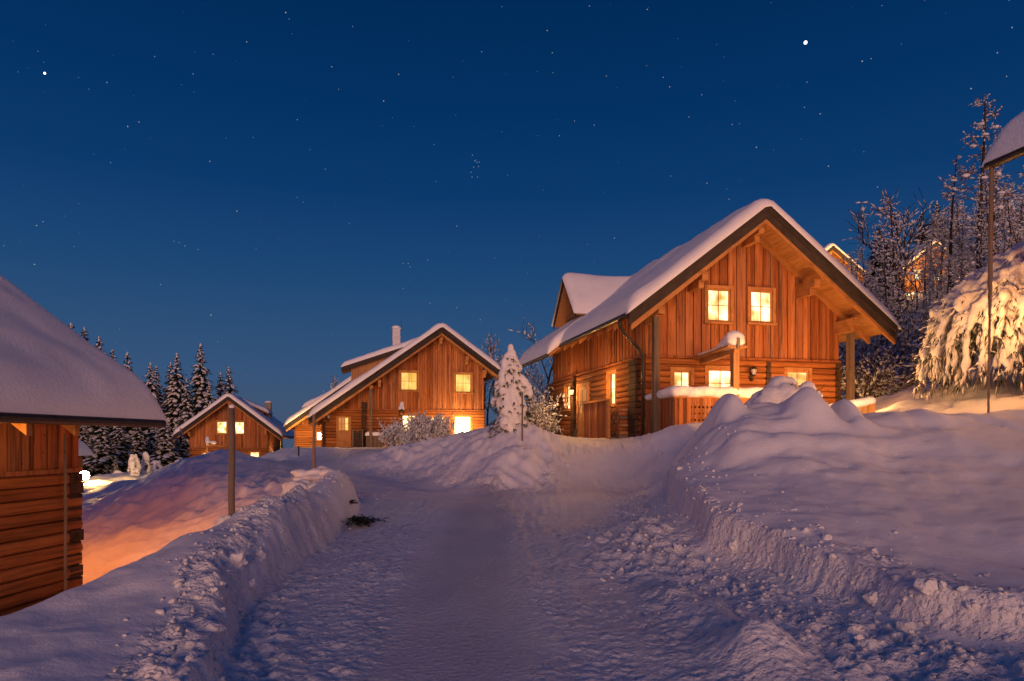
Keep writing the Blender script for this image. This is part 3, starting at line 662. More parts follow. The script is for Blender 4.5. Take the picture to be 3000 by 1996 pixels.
# downpipe
xg = -1.15; zg = e['h'](-1.1) - .1; mb = MB()
mb.tube([(xg, -.75, zg), (xg, -.75, zg - .22), (xg + .12, -.72, zg - .4), (-.25, -.28, zg - .95), (-.16, -.24, zg - 1.08), (-.15, -.22, zg - 1.3), (-.15, -.22, .02)], .055, 10)
mb.build('downpipe', 'metal', E, True)
# front door with its glazed upper half
s0, z1 = pxs(OE, ANG, 1731, 1108); s1, _ = pxs(OE, ANG, 1703, 1110)
mb = MB(); lf.box(mb, s0, s1, -.0, 2.12, .03, .13); lf.box(mb, s0 - .12, s0, -.0, 2.24, .03, .17); lf.box(mb, s1, s1 + .12, 0, 2.24, .03, .17); lf.box(mb, s0, s1, 2.12, 2.24, .03, .17)
dr = mb.build('door', 'beam', E)
mb = MB(); lf.box(mb, s0 + .18, s1 - .18, 1.05, 1.95, .131, .137); mb.build('pane', 'pane_dim', dr)
mb = MB(); sm = (s0 + s1) / 2; lf.box(mb, sm - .02, sm + .02, 1.05, 1.95, .138, .15); lf.box(mb, s0 + .18, s1 - .18, 1.48, 1.51, .138, .148); mb.build('glazing_bar', 'dark', dr)
mb = MB(); mb.tube([lf.p(s0 + .1, 1.0, .13), lf.p(s0 + .1, 1.0, .19), lf.p(s0 + .22, 1.0, .19)], .012, 6); mb.build('handle', 'metal', dr)
# wall lantern beside the second pair of windows
def lantern(name, parent, w, a, z, lit, label=None):
    mb = MB(); w.box(mb, a - .05, a + .05, z - .30, z - .02, .08, .13); mb.tube([w.p(a, z - .22, .12), w.p(a, z - .30, .2), w.p(a, z - .22, .26), w.p(a, z - .12, .27)], .014, 6)
    c = w.p(a, z, .27); mb.tube([c + Vector((0, 0, .20)), c + Vector((0, 0, .14)), c + Vector((0, 0, .08))], [.012, .07, .15], 8); mb.tube([c + Vector((0, 0, -.14)), c + Vector((0, 0, -.1))], [.04, .075], 8)
    for k in range(4):
        q = k * math.pi / 2; mb.tube([c + Vector((.06 * math.cos(q), .06 * math.sin(q), -.1)), c + Vector((.11 * math.cos(q), .11 * math.sin(q), .09))], .008, 4)
    o = mb.build(name, 'metal', parent); g = MB(); g.tube([c + Vector((0, 0, -.1)), c + Vector((0, 0, .085))], [.052, .095], 8); g.build('lantern_glass', 'glint' if lit else 'white', o); return o
al, zl = pxa(OE, ANG, 2195, 1092); lantern('wall_lantern', E, fr, al, zl, False)
lantern('wall_lantern', E, lf, s1 + .45, 1.95, True)
point('door_light', E, lf.p(s1 + .45, 1.9, .62), 95., size=.08); point('eave_light', E, lf.p(2.6, 2.0, 1.0), 110., (1., .46, .12), size=.1)

# windbreak panel in front of the door, with capping rail
sA, _ = pxs(OE, ANG, 1713, 1200, -.75); sB, zt = pxs(OE, ANG, 1781, 1170, -.75)
mb = MB(); pw = Wall((-.75, 0), (0, 1), (-1, 0)); board_wall(mb, pw, sB, sA, .0, lambda a: 1.28, [], .03, (.16, .24), .015)
wb = mb.build('windbreak_panel', 'board', E); mb = MB(); pw.box(mb, sB - .05, sA + .05, 1.28, 1.34, -.06, .1); mb.build('capping_rail', 'beam', wb)
for q_ in (sB - .1, sA): mb = MB(); pw.box(mb, q_, q_ + .1, -.1, 1.275, -.05, .05); mb.build('panel_post', 'beam', wb)

def world(root, p): return root.matrix_basis @ Vector(p) if False else Matrix.LocRotScale(root.location, root.rotation_euler, root.scale) @ Vector(p)

# firewood stacked below the side window
s0, _ = pxs(OE, ANG, 1856, 1250); s1, zt = pxs(OE, ANG, 1787, 1192)
fw = empty('firewood_stack', world(E, (-.30, s0, .0)), ANG, label='low stack of split firewood under the narrow side window of the big chalet', cat='firewood')
q = random.Random(5); y = .08; lg = [MB() for _ in range(4)]; row = 0; z = .18
while z < 1.02:
    y = .1 + .06 * (row % 2)
    while y < s1 - s0 - .08:
        r = q.uniform(.055, .085); g = MB(); n = q.choice((5, 6, 7))
        vs = [(-.17, y + r * math.cos(t) * q.uniform(.8, 1.1), z + r * math.sin(t) * q.uniform(.8, 1.1)) for t in [2 * math.pi * k / n + q.random() * .5 for k in range(n)]]
        lg[q.randrange(4)].extr(vs, (.34, 0, 0), q.random()); y += r * 1.95
    z += .13; row += 1
for k, g in enumerate(lg):
    o = g.build('split_logs', ('board2', 'log', 'grey', 'board')[k], fw); o['kind'] = 'stuff'
mb = MB(); mb.box(-.2, .2, 0, s1 - s0, .0, .10); mb.build('bearer_timber', 'grey', fw)

# snow shovel leaning by the door
sh, _ = pxs(OE, ANG, 1687, 1240, -.45)
sv = empty('snow_shovel', world(E, (-.45, sh, 0.02)), ANG, label='snow shovel leaning on the dark log ends beside the front door', cat='shovel')
mb = MB(); mb.tube([(0, 0, .3), (.2, .02, 1.35)], .018, 8); mb.tube([(.2, -.08, 1.36), (.2, .12, 1.36)], .018, 6); mb.build('handle', 'grey', sv)
mb = MB(); mb.hexa([(-.08, -.2, 0), (-.08, .2, 0), (-.06, .2, 0), (-.06, -.2, 0), (.0, -.18, .38), (.0, .18, .38), (.02, .18, .38), (.02, -.18, .38)]); mb.build('blade', 'metal', sv)

# terrace railing with cut-out pattern and a cushion of snow
T_ = empty('terrace_railing', world(E, (0, -2.0, 0)), ANG, label='board railing with small cut-outs under a thick snow cushion before the big chalet', cat='railing')
zt = pxa(OE, ANG, 2060, 1167, -2.0)[1]; zb = pxa(OE, ANG, 2060, 1250, -2.0)[1] - .2
tw = Wall((.05, 0), (1, 0), (0, -1)); ts = Wall((.05, 0), (0, 1), (-1, 0))
def rail_boards(mb, w, a0, a1, cut0):
    a = a0; k = 0; st = .132
    while a < a1:
        b = a + st - .006; r = rnd.random()
        if a > cut0:
            for (p, q_, n) in ((zb, zb + .36, 0), (zb + .36, zb + .42, .030), (zb + .42, zb + .56, 0), (zb + .56, zb + .60, .02), (zb + .60, zb + .74, 0), (zb + .74, zb + .81, .030), (zb + .81, zt, 0)): w.box(mb, a + n, b - n, p, q_, 0, .028, r)
        else: w.box(mb, a, b, zb, zt, 0, .028 + .01 * (k % 2), r)
        a += st; k += 1
mb = MB(); rail_boards(mb, tw, 0, 3.6, .45); mb.build('railing_boards', 'board', T_)
mb = MB(); rail_boards(mb, ts, 0.03, 1.9, 9); mb.build('railing_boards', 'board', T_)
mb = MB(); tw.box(mb, -.05, 3.65, zt, zt + .05, -.09, .07); ts.box(mb, .07, 1.9, zt, zt + .05, -.07, .06); mb.build('handrail', 'board2', T_)
bl = []
for i in range(31):
    x = .05 + i * .118; bl.append(((x, -.01, zt + .19 + .02 * math.sin(i * .9)), (.17, .17 + .02 * math.sin(i * 1.7), .17)))
for i in range(13):
    y = .12 + i * .14; bl.append(((.05, y, zt + .19 - .006 * i), (.16, .17, .18 - .006 * i)))
merged('snow_cushion', bl, .045, 'roof_snow', T_, 6)

# little roofed screen frame that stands out from the wall
xp = pxa(OE, ANG, 2150, 1080, -2.0)[0]; F_ = empty('terrace_screen', world(E, (xp, -2.05, 0)), ANG, label='tall post with a small snow laden pent roof running back to the big chalet', cat='screen')
zp = pxa(OE, ANG, 2150, 1034, -2.05)[1]
mb = MB(); mb.box(-.095, .095, -.095, .095, -.2, zp); mb.build('post', 'board2', F_)
mb = MB(); mb.beam((0, -.1, zp + .07), (0, 2.0, zp - .06), .16, .14); mb.build('beam', 'beam', F_)
mb = MB(); mb.beam((0, -.16, zp + .175), (0, 2.0, zp + .04), .66, .05); mb.build('roof', 'beam', F_)
mb = MB(); mb.box(-.045, .045, -.215, -.165, zp + .1, zp + .42); mb.build('finial_peg', 'grey', F_)
bl = [((.0, .0 + i * .16, zp + .22 + .17 * math.exp(-(i / 2.6) ** 2) - .007 * i), (.33, .2, .09 + .20 * math.exp(-(i / 2.8) ** 2))) for i in range(12)]
bl += [((0, -.03, zp + .46), (.09, .10, .16))]
merged('snow_cap', bl, .05, 'roof_snow', F_, 5)
point('side_light', E, (8.3, 2.2, 1.6), 110., (1., .5, .16), .2); point('terrace_light', E, (5.2, -2.8, .9), 400., (1., .43, .12), size=.3); point('facade_light', E, (2.4, -4.2, 1.0), 330., (1., .48, .15), .3)

# ---- middle chalet
OD = (-9.2, 44., 1.16)
D = empty('middle_chalet', OD, ANG, label='wooden chalet with white chimney, shed dormer and a dazzling window, between the two other gables', cat='chalet', group='snow covered wooden chalets')
zj = pxa(OD, ANG, 1260, 1203)[1]
def gd(*a, **k): return glass(OD, ANG, *a, **k)
wn = [gd(1176, 1092.5, 1220, 1142, pane='pane_yellow'), gd(1336, 1098, 1377, 1148, pane='pane_yellow'), gd(1180, 1219, 1216, 1262), gd(1262, 1224, 1300, 1262), gd(1333, 1223, 1376, 1270, pane='pane_flood', cols=1, rows=1, sill=False)]
for w in wn: pass
d = chalet(D, 7.5, 10., 4.53, 8.9 - 1.16, .72, -3.65, 8.45, -1.3, .3, zj, wn, ax0=-2.9, T=.40, seed=13, detail=2, gutter_at=('left',))
fr = d['front']
log_ends(D, fr, -.5, -.18, 0, zj + .5, .22); log_ends(D, fr, -2.9, -2.72, 0, 1.6, .16)
mb = MB(); mb.box(-.02, .16, -1.02, -.86, -.3, d['h'](.1) - .9); mb.build('post', 'grey', D)
a0, z1 = pxa(OD, ANG, 985, 1220); a1, z0 = pxa(OD, ANG, 1029, 1311)
mb = MB(); fr.box(mb, a0 + .1, a1 - .1, 0, z1 - .1, .1, .16); fr.box(mb, a0, a0 + .1, 0, z1, .1, .2); fr.box(mb, a1 - .1, a1, 0, z1, .1, .2); fr.box(mb, a0 + .1, a1 - .1, z1 - .1, z1, .1, .2)
dr = mb.build('door', 'beam', D)
p0, q1 = pxa(OD, ANG, 989, 1224); p1, q0 = pxa(OD, ANG, 1021, 1261)
mb = MB(); fr.box(mb, p0 + .05, p0 + (p1 - p0) * .66, q0, q1, .16, .166); mb.build('pane', 'pane_dim', dr); mb = MB(); fr.box(mb, p0 + (p1 - p0) * .72, p1, q0, q1, .16, .166); mb.build('pane', 'pane_yellow', dr)
mb = MB(); fr.box(mb, p0 + .05, p1, (q0 + q1) / 2 - .015, (q0 + q1) / 2 + .015, .167, .18)
for t in (.0, .33, .66, 1.): x = p0 + .05 + (p1 - p0 - .05) * t; fr.box(mb, x - .02, x + .02, q0, q1, .168, .185)
mb.build('glazing_bar', 'beam', dr)
al, zl = pxa(OD, ANG, 962, 1222); lantern('wall_lantern', D, fr, al, zl, False)
# shed dormer
hD = d['h']; mb = MB(); A0, B0 = -1.75, 4.2; zA, zB = 6.62 - 1.16, 8.75 - 1.16
mb.extr([(A0, 3.0, zA), (B0, 3.0, zB), (B0, 3.0, zB - .16), (A0, 3.0, zA - .16)], (0, 4., 0)); sd = mb.build('dormer', 'soffit', D)
mb = MB(); x0 = A0 + .6; mb.extr([(x0, 3.35, zA - 1.2), (B0, 3.35, zB - .5), (B0, 3.35, zB - .17), (x0, 3.35, zA + .05)], (0, 3.3, 0)); mb.build('dormer_wall', 'board2', sd)
mb = MB(); mb.extr([(A0, 2.94, zA + .06), (B0, 2.94, zB + .06), (B0, 2.94, zB - .3), (A0, 2.94, zA - .3)], (0, .055, 0)); mb.build('barge_board', 'dark', sd)
snow_cover(sd, (A0, B0), lambda x: zA + (x - A0) * (zB - zA) / (B0 - A0), 2.95, 7., .33, seed=17, name='dormer_snow')
chimney(D, 1.95, 4.0, hD(1.95) - .3, 9.45 - 1.16, .52)
mb = MB(); mb.tube([(2.3, 4.1, 8.2), (2.3, 4.1, 8.95)], .012, 5); mb.build('antenna', 'metal', D)
x, y, z = at(1355, 1246, 42.6)
point('window_light', D, fr.p(pxa(OD, ANG, 1355, 1250)[0], pxa(OD, ANG, 1355, 1240)[1], 1.1), 260., (1., .6, .24), .3); point('facade_light', D, (4.6, -2.0, 1.6), 130., (1., .5, .16), .3); point('facade_light', D, (-1.5, -2.6, 2.0), 60., (1., .5, .16), .3)  # last two are unseen lights added to brighten the front wall
# things by the middle chalet
def world_at(px, py, Y): return Vector(at(px, py, Y))
p = at(1097, 1312, 43.2); b = empty('garden_chest', (p[0], p[1], gz(p[0], p[1]) - .05), ANG, label='low wooden garden chest under a snow slab by the dark post of the middle chalet', cat='chest')
mb = MB(); cw = Wall((-.52, 0), (1, 0), (0, -1)); board_wall(mb, cw, 0, 1.04, 0, lambda a: .78, [], .02, (.09, .13)); mb.box(-.52, .52, 0, .7, 0, .78); mb.build('chest_body', 'grey', b)
mb = MB(); mb.box(-.57, .57, -.06, .76, .78, .84); mb.build('lid', 'grey', b)
snow_cover(b, (-.56, .56), lambda x: x * 0 + .84, -.05, .74, .26, rr=.25, over=.02, name='snow_slab', step=.1)
p = at(1047, 1313, 43.0); b = empty('bin_screen', (p[0], p[1], gz(p[0], p[1]) - .05), ANG, label='dark slatted screen standing beside the door of the middle chalet', cat='screen')
for k in range(3):
    mb = MB(); mb.box(-.32 + .3 * k, -.25 + .3 * k, -.04, .04, 0, 1.15); mb.build('post', 'grey', b)
mb = MB(); cw = Wall((-.3, 0), (1, 0), (0, -1)); board_wall(mb, cw, 0, .62, .1, lambda a: 1.02, [], .02, (.08, .11)); mb.build('slats', 'dark', b)
mb = MB(); mb.box(-.36, .40, -.08, .08, 1.15, 1.2); mb.build('top_rail', 'grey', b)
p = at(1176, 1300, 41.5); b = empty('bird_feeder', (p[0], p[1], gz(p[0], p[1]) - .1), ANG, label='bird feeder post with a pointed snow cap before the middle chalet', cat='feeder')
mb = MB(); mb.tube([(0, 0, 0), (0, 0, 2.0)], .05, 8); mb.build('post', 'grey', b); mb = MB(); mb.box(-.18, .18, -.15, .15, 2.0, 2.04); mb.box(-.14, -.11, -.12, .12, 2.04, 2.25); mb.box(.11, .14, -.12, .12, 2.04, 2.25)
mb.extr([(-.22, -.2, 2.24), (.22, -.2, 2.24), (0, -.2, 2.42)], (0, .4, 0)); mb.build('feeder_house', 'dark', b)
merged('snow_cap', [((.0, 0, 2.45), (.2, .22, .16)), ((.03, 0, 2.65), (.12, .14, .26))], .05, 'roof_snow', b, 3)

# ---- chalet behind the middle one
OC = (-15.7, 59.1, 1.0)
C_ = empty('rear_chalet', OC, ANG, label='brightly lit chalet half hidden behind the left eave of the middle chalet', cat='chalet', group='snow covered wooden chalets')
zj = 2.35
a, z = pxa(OC, ANG, 934, 1234)
wn = [(a - .12, a + .30, z - .27, z + .27, dict(pane='pane_flood', cols=1, rows=1)), (a - .12, a + .30, .55 + .1, 1.25, dict(pane='pane_flood', cols=1, rows=1))]
c = chalet(C_, 7.5, 9., 4.53, 8.9 - 1.16, .72, -3.65, 8.45, -1.3, .3, 1.85, wn, ax0=-2.9, T=.40, seed=23, detail=1)
chimney(C_, .55, 3.2, c['h'](.4) - .3, 1.6 + (1290 - 1163) * 61.5 / 2000 - 1.0, .55)
hC = c['h']; mb = MB(); A0, B0 = -2.6, 2.2; zA, zB = hC(-2.6) + 1.0, hC(2.2) + .1
mb.extr([(A0, 4, zA), (B0, 4, zB), (B0, 4, zB - .16), (A0, 4, zA - .16)], (0, 3.4, 0)); sd = mb.build('dormer', 'soffit', C_)
mb = MB(); mb.extr([(A0 + .5, 4.3, zA - 1.2), (B0, 4.3, zB - .5), (B0, 4.3, zB - .17), (A0 + .5, 4.3, zA - .06)], (0, 2.8, 0)); mb.build('dormer_wall', 'board2', sd)
snow_cover(sd, (A0, B0), lambda x: zA + (x - A0) * (zB - zA) / (B0 - A0), 4, 7.4, .33, seed=27, name='dormer_snow')
point('porch_light', C_, (-2.2, -2.4, 1.55), 260., (1., .58, .20), .25)
point('porch_light', C_, (-4.6, -4.5, 4.5), 130., (1., .58, .20), .25)
# ---- low chalet at the far left
OB = (-30.2, 64., -1.5)
B = empty('low_chalet', OB, ANG, label='small lit chalet with snowy chimney beyond the mound, left of the middle chalet', cat='chalet', group='snow covered wooden chalets')
zj = pxa(OB, ANG, 660, 1313)[1]
gb = lambda *a, **k: glass(OB, ANG, *a, **k)
wn = [gb(638, 1237, 663, 1269), gb(690, 1238, 714, 1270), gb(597, 1328, 613, 1362), gb(640, 1325, 666, 1362), gb(735, 1326, 758, 1362)]
bb = chalet(B, 6.9, 13.5, 3.58, 5.75 + 1.5, .78, -1.25, 8.3, -1.2, .5, zj, wn, T=.42, seed=33, detail=1, gutter_at=('right',), side='right',
            holes_side=[(10.6, 11.6, 2.0, 3.0, dict(pane='pane_yellow')), (3.0, 3.9, 1.0, 2.0, {})])
s = 7.; chimney(B, 6.35, 5.2, bb['h'](6.35) - .3, 1.6 + (1290 - 1180) * 69. / 2000 + 1.5, .6, mat='plinth')
hB = bb['h']; mb = MB(); A0, B0 = 3.9, 6.6; zA, zB = hB(3.9) + .1, hB(6.6) + 1.0
mb.extr([(A0, 3.2, zA), (B0, 3.2, zB), (B0, 3.2, zB - .16), (A0, 3.2, zA - .16)], (0, 3.4, 0)); sd = mb.build('dormer', 'soffit', B)
mb = MB(); mb.extr([(B0 - .5, 3.5, zB - 1.4), (A0, 3.5, zA - .5), (A0, 3.5, zA - .17), (B0 - .5, 3.5, zB - .06)], (0, 2.8, 0)); mb.build('dormer_wall', 'board2', sd)
snow_cover(sd, (A0, B0), lambda x: zA + (x - A0) * (zB - zA) / (B0 - A0), 3.2, 6.6, .33, seed=37, name='dormer_snow')
fr = bb['front']; mb = MB(); a0, _ = pxa(OB, ANG, 606, 1340, -2.); mb.box(a0 - .07, a0 + .07, -2.07, -1.93, -.5, zj + .4); pz = zj + .4
mb.build('terrace_post', 'beam', B); mb = MB(); mb.beam((a0, -2.1, pz), (a0 + 1.2, -1.4, pz - .25), .3, .08); mb.build('screen_roof', 'beam', B)
merged('snow_cap', [((a0 + .05, -2.05, pz + .3), (.2, .2, .45)), ((a0 + .5, -1.8, pz + .12), (.35, .25, .2))], .08, 'roof_snow', B, 3)
# porch posts and rail on its right side
for k in range(4): pr = MB(); pr.box(7.9, 8.02, .8 + k * 1.3, .92 + k * 1.3, 0, 2.1); pr.build('porch_post', 'white', B)
pr = MB(); pr.box(7.82, 7.89, .8, 4.8, 1.0, 1.08); pr.build('porch_rail', 'white', B)
point('porch_light', B, (7.9, 2.2, 2.3), 90., (1., .6, .22), .2); point('facade_light', B, (2.5, -2.4, 1.2), 120., (1., .55, .19), .3)

# ---- near chalet on the left, seen from its eave side
angA = -math.radians(5.7); ua = Vector((math.cos(angA), math.sin(angA), 0)); va = Vector((-math.sin(angA), math.cos(angA), 0))
OA = Vector((-7.4, 11.6, -1.1)) - ua * 7. - va * 10.
A_ = empty('near_chalet', OA, angA, label='chalet at the left edge with broad snow roof over a log wall', cat='chalet', group='snow covered wooden chalets')
hwA = 3.5 + .92; sl = .72; zE = 1.92 + 1.1 + .08
aa = chalet(A_, 7., 10., 3.5, zE + sl * hwA, sl, 3.5 - hwA, 3.5 + hwA, -.9, .92, 2.18, [], T=.50, seed=43, detail=1, gutter_at=('right',), purl=False)
log_ends(A_, aa['right'], 9.72, 10.02, 0, 2.15, .10)
mb = MB(); mb.tube([aa['right'].p(9.55, zE - .3, .16), aa['right'].p(9.55, 2.0, .16), aa['right'].p(9.55, -.15, .16)], .022, 8); mb.build('conduit', 'grey', A_)
mb = MB(); mb.tube([aa['right'].p(9.55, .25, .16), aa['right'].p(9.55, -.3, .16)], .045, 8); mb.build('conduit_sleeve', 'metal', A_)

point('eave_light', A_, aa['right'].p(7.6, 2.75, .65), 16., (1., .46, .10), .1); point('gable_lantern', A_, (6.2, 10.75, 2.5), 210., (1., .26, .035), .12)
# ---- chalet at the right edge: only its far roof corner is in the picture
OF = Vector((10.72, 13.55, 2.0)) - Vector((-math.sin(ANG), math.cos(ANG), 0)) * 9.
F = empty('edge_chalet', OF, ANG, label='snowy roof corner with dark gutter at the upper right edge, over a thin drain pole', cat='chalet', group='snow covered wooden chalets')
ff = chalet(F, 7., 9., 3.5, 5.25 + .765 * 4.45, .765, -.95, 7.95, -.9, .55, 2.5, [], T=.55, seed=53, detail=1, gutter_at=('left',), purl=False)
p = world(F, (-.98, 9.5, 5.15)); mb = MB(); n = 60
pts = [(-1.0 + .004 * math.sin(i * 2.1) - .0015 * i, 9.42 + .004 * math.cos(i * 1.7), 5.1 - i * (5.1 + .3) / n) for i in range(n + 1)]
mb.tube(pts, [(.040 if i < 26 else .040 - .020 * min(1, (i - 26) / 8)) + .003 * (i % 2) for i in range(n + 1)], 8); mb.build('drain_pole', 'grey', F, True)
point('gable_lantern', F, (1.0, 11.2, 2.8), 270., (1., .43, .13), .2)

# ---- two lit chalets up among the trees, and a hut behind the lamp
for (px, py, Y, lab, sd) in ((2424, 727, 66., 'half hidden chalet glowing up the hill just above the big chalet roof edge', 5), (2722, 716, 68., 'lit gable glowing through the trees high on the hillside', 8)):
    x, y, z = at(px, py, Y); o = (x - 3.6, y, z - 6.6); g = empty('hillside_chalet', o, ANG * .4, label=lab, cat='chalet', group='chalets up on the wooded hill')
    chalet(g, 7.2, 9., 3.6, 6.6, .8, -1., 8.2, -1.2, .3, 2.4, [(2.1, 2.9, 3.1, 4.1, {}), (4.3, 5.1, 3.1, 4.1, {}), (1.2, 2.3, .8, 1.8, {}), (4.6, 5.8, .8, 1.8, {})], T=.4, seed=sd, detail=0, mats=('board2', 'log'))
    point('facade_light', g, (3.6, -4.0, 4.2), 1300., (1., .50, .13), .4)
x, y, z = at(238, 1344, 33.)
g = empty('garden_hut', (x - 5.1, y, z - 1.15), 0., label='small hut with a smooth snow roof behind the near chalet corner, above the lamp', cat='hut')
mb = MB(); mb.extr([(.3, .3, 0), (3.1, .3, 0), (3.1, .3, 1.3), (1.7, .3, 2.2), (.3, .3, 1.3)], (0, 3, 0)); mb.build('wall', 'board', g)
mb = MB()
for (xa, xb) in ((0, 1.7), (1.7, 3.4)): mb.extr([(xa, 0, 2.35 - .62 * abs(xa - 1.7)), (xb, 0, 2.35 - .62 * abs(xb - 1.7)), (xb, 0, 2.22 - .62 * abs(xb - 1.7)), (xa, 0, 2.22 - .62 * abs(xa - 1.7))], (0, 3.6, 0))
mb.build('roof', 'dark', g); snow_cover(g, (0, 3.4), lambda x: 2.36 - .62 * np.abs(x - 1.7), 0, 3.6, .45, rr=.5, seed=61)
# ------------------------------------------------------------------ trees and shrubs
def blade(mb, p, d, L, w, q, droop=.3):     # one ragged needle spray
    d = d.normalized(); s = d.cross(Vector((0, 0, 1))); s = s.normalized() if s.length > .01 else Vector((1, 0, 0))
    e = p + d * L - Vector((0, 0, droop * L)); m = p + d * L * .5 - Vector((0, 0, droop * L * .3)); s = s * w
    mb.add([p, m + s, e, m - s], [(0, 1, 2, 3)], q.random())

def make_spruce(seed, h=10., rr=.17, tiers=24, snow=.75):
    q = random.Random(seed); g = MB(); sn = MB()
    for i in range(tiers):
        t = i / (tiers - 1); z = h * (.05 + .93 * t ** .92); R = h * rr * (1 - t) ** .8 * q.uniform(.8, 1.15) + .12
        n = int(7 + 9 * (1 - t)); a0 = q.random() * 7
        for k in range(n):
            a = a0 + 2 * math.pi * k / n + q.uniform(-.3, .3); L = R * q.uniform(.6, 1.18); zj_ = q.uniform(-.45, .45) * h / tiers; dr_ = q.uniform(.35, .65); d = Vector((math.cos(a), math.sin(a), 0)); s = Vector((-math.sin(a), math.cos(a), 0))
            pr = lambda u: d * (L * u) + Vector((0, 0, z + zj_ + .10 * L * math.sin(u * 2.5) - dr_ * L * u * u))
            W0 = .20 * L + .07
            # needle sprays along both sides of the branch, hanging
            m = max(3, int(3 + L * 3))
            for j in range(m):
                u = (j + .6) / m; p = pr(u); wl = W0 * (1.15 - .75 * u) * q.uniform(.8, 1.5)
                for sg in (-1, 1): blade(g, p, s * sg + d * .75, wl * 1.5, wl * .34, q, q.uniform(.25, .8))
            blade(g, pr(.75), d, L * .36 + .1, W0 * .35, q, .5)
            if q.random() < snow:
                u0 = q.uniform(.15, .5); u1 = q.uniform(.8, 1.02); vs = []; N = 4
                for j in range(N + 1):
                    u = u0 + (u1 - u0) * j / N; p = pr(u); w = W0 * (1.1 - .6 * u) * (.75 + .25 * math.sin(j * 2 + k)) * (1 if 0 < j < N else .45); hh = (.05 + .12 * W0) * (1 if 0 < j < N else .4)
                    vs += [p + s * w * 1.05 - Vector((0, 0, .22 * w)), p + s * w * .5 + Vector((0, 0, hh)), p - s * w * .5 + Vector((0, 0, hh)), p - s * w * 1.05 - Vector((0, 0, .22 * w))]
                sn.add(vs, [(j * 4 + c, j * 4 + c + 1, j * 4 + c + 5, j * 4 + c + 4) for j in range(N) for c in range(3)], 0.)
    sn.blob((0, 0, h * .985), (.05, .05, .22), 3)
    root = empty('spruce_tree', (0, 0, -500)); 
    tr = MB(); tr.tube([(0, 0, -.4), (0, 0, h * .5), (0, 0, h)], [h * .016, h * .010, .02], 7); tr.build('trunk', 'bark', root)
    g.build('crown', 'needle', root); sn.build('crown_snow', 'frost', root, True); return root

def grow(q, pts_cb, p, d, L, r, lvl, spread, up, nseg=4, kids=(3, 4)):
    pts = [p]; rad = [r]
    for i in range(nseg):
        d = (d + Vector((q.uniform(-1, 1), q.uniform(-1, 1), q.uniform(-.6, .8) + up)) * .16).normalized(); pts.append(pts[-1] + d * (L / nseg)); rad.append(r * (1 - .7 * (i + 1) / nseg))
    pts_cb(pts, rad, lvl)
    if lvl > 0:
        for k in range(q.randint(*kids)):
            u = q.uniform(.25, .98); i = min(nseg - 1, int(u * nseg)); b = pts[i].lerp(pts[i + 1], u * nseg - i)
            a = q.uniform(0, 2 * math.pi); o = d.orthogonal(); o = Matrix.Rotation(a, 3, d) @ o
            nd = (d * (1 - spread) + o.normalized() * spread + Vector((0, 0, up * .3))).normalized()
            grow(q, pts_cb, b, nd, L * q.uniform(.42, .66), max(.006, r * .5), lvl - 1, spread, up, max(2, nseg - 1), kids)

def snow_ridge(sn, pts, w, q, cover=.8):
    """snow lying along the top of a twig, broken into clumps"""
    for i in range(len(pts) - 1):
        if q.random() > cover: continue
        a, b = pts[i], pts[i + 1]; d = b - a; L = d.length
        if L < .02: continue
        n = max(1, int(L / .28))
        for k in range(n):
            if q.random() < .2: continue
            c = a + d * ((k + q.uniform(.3, .7)) / n); ww = w * q.uniform(.6, 1.6); dn = d / L * min(.30, L / n * .6); s = Vector((-d.y, d.x, 0)); s = s.normalized() * ww if s.length > 1e-4 else Vector((ww, 0, 0))
            u = Vector((0, 0, ww * 1.0))
            sn.add([c - dn, c + s * .8 - u * .2, c + dn, c - s * .8 - u * .2, c + u * 1.3], [(0, 1, 4), (1, 2, 4), (2, 3, 4), (3, 0, 4), (3, 2, 1, 0)], 0.)

def make_larch(seed, h=9., rr=.2, n=64, w=.046):
    """open conifer: straight stem, near-level branches carrying clumps of snow"""
    q = random.Random(seed); tw = MB(); sn = MB(); tr = MB(); lean = Vector((q.uniform(-.06, .06), q.uniform(-.06, .06), 1))
    ax = lambda t: Vector((lean.x * h * t + .1 * math.sin(t * 5 + seed), lean.y * h * t, h * t))
    tr.tube([ax(t / 6) for t in range(7)], [h * .013 * (1 - t / 6.6) + .012 for t in range(7)], 6)
    for i in range(n):
        t = .12 + .86 * (i + q.random()) / n; a = q.uniform(0, 6.28); L = h * rr * (1.05 - t) ** .7 * q.uniform(.5, 1.2) + .15
        def cb(pts, rad, lvl):
            tw.tube(pts, [max(.012, r) for r in rad], 3, False); snow_ridge(sn, pts, w * (1. if lvl else .8), q, .78)
        grow(q, cb, ax(t), Vector((math.cos(a), math.sin(a), q.uniform(-.05, .25))), L, .022, 1, .55, 0., 4, (3, 5))
        if q.random() < .3: sn.blob(ax(t) + Vector((math.cos(a), math.sin(a), .1)) * L * q.uniform(.5, .95), (q.uniform(.08, .17), q.uniform(.06, .12), q.uniform(.05, .09)), i, 7, 5, .4)
    root = empty('frosted_tree', (0, 0, -500)); tr.build('trunk', 'bark', root); tw.build('branches', 'twig', root); sn.build('branch_snow', 'frost', root, True); return root

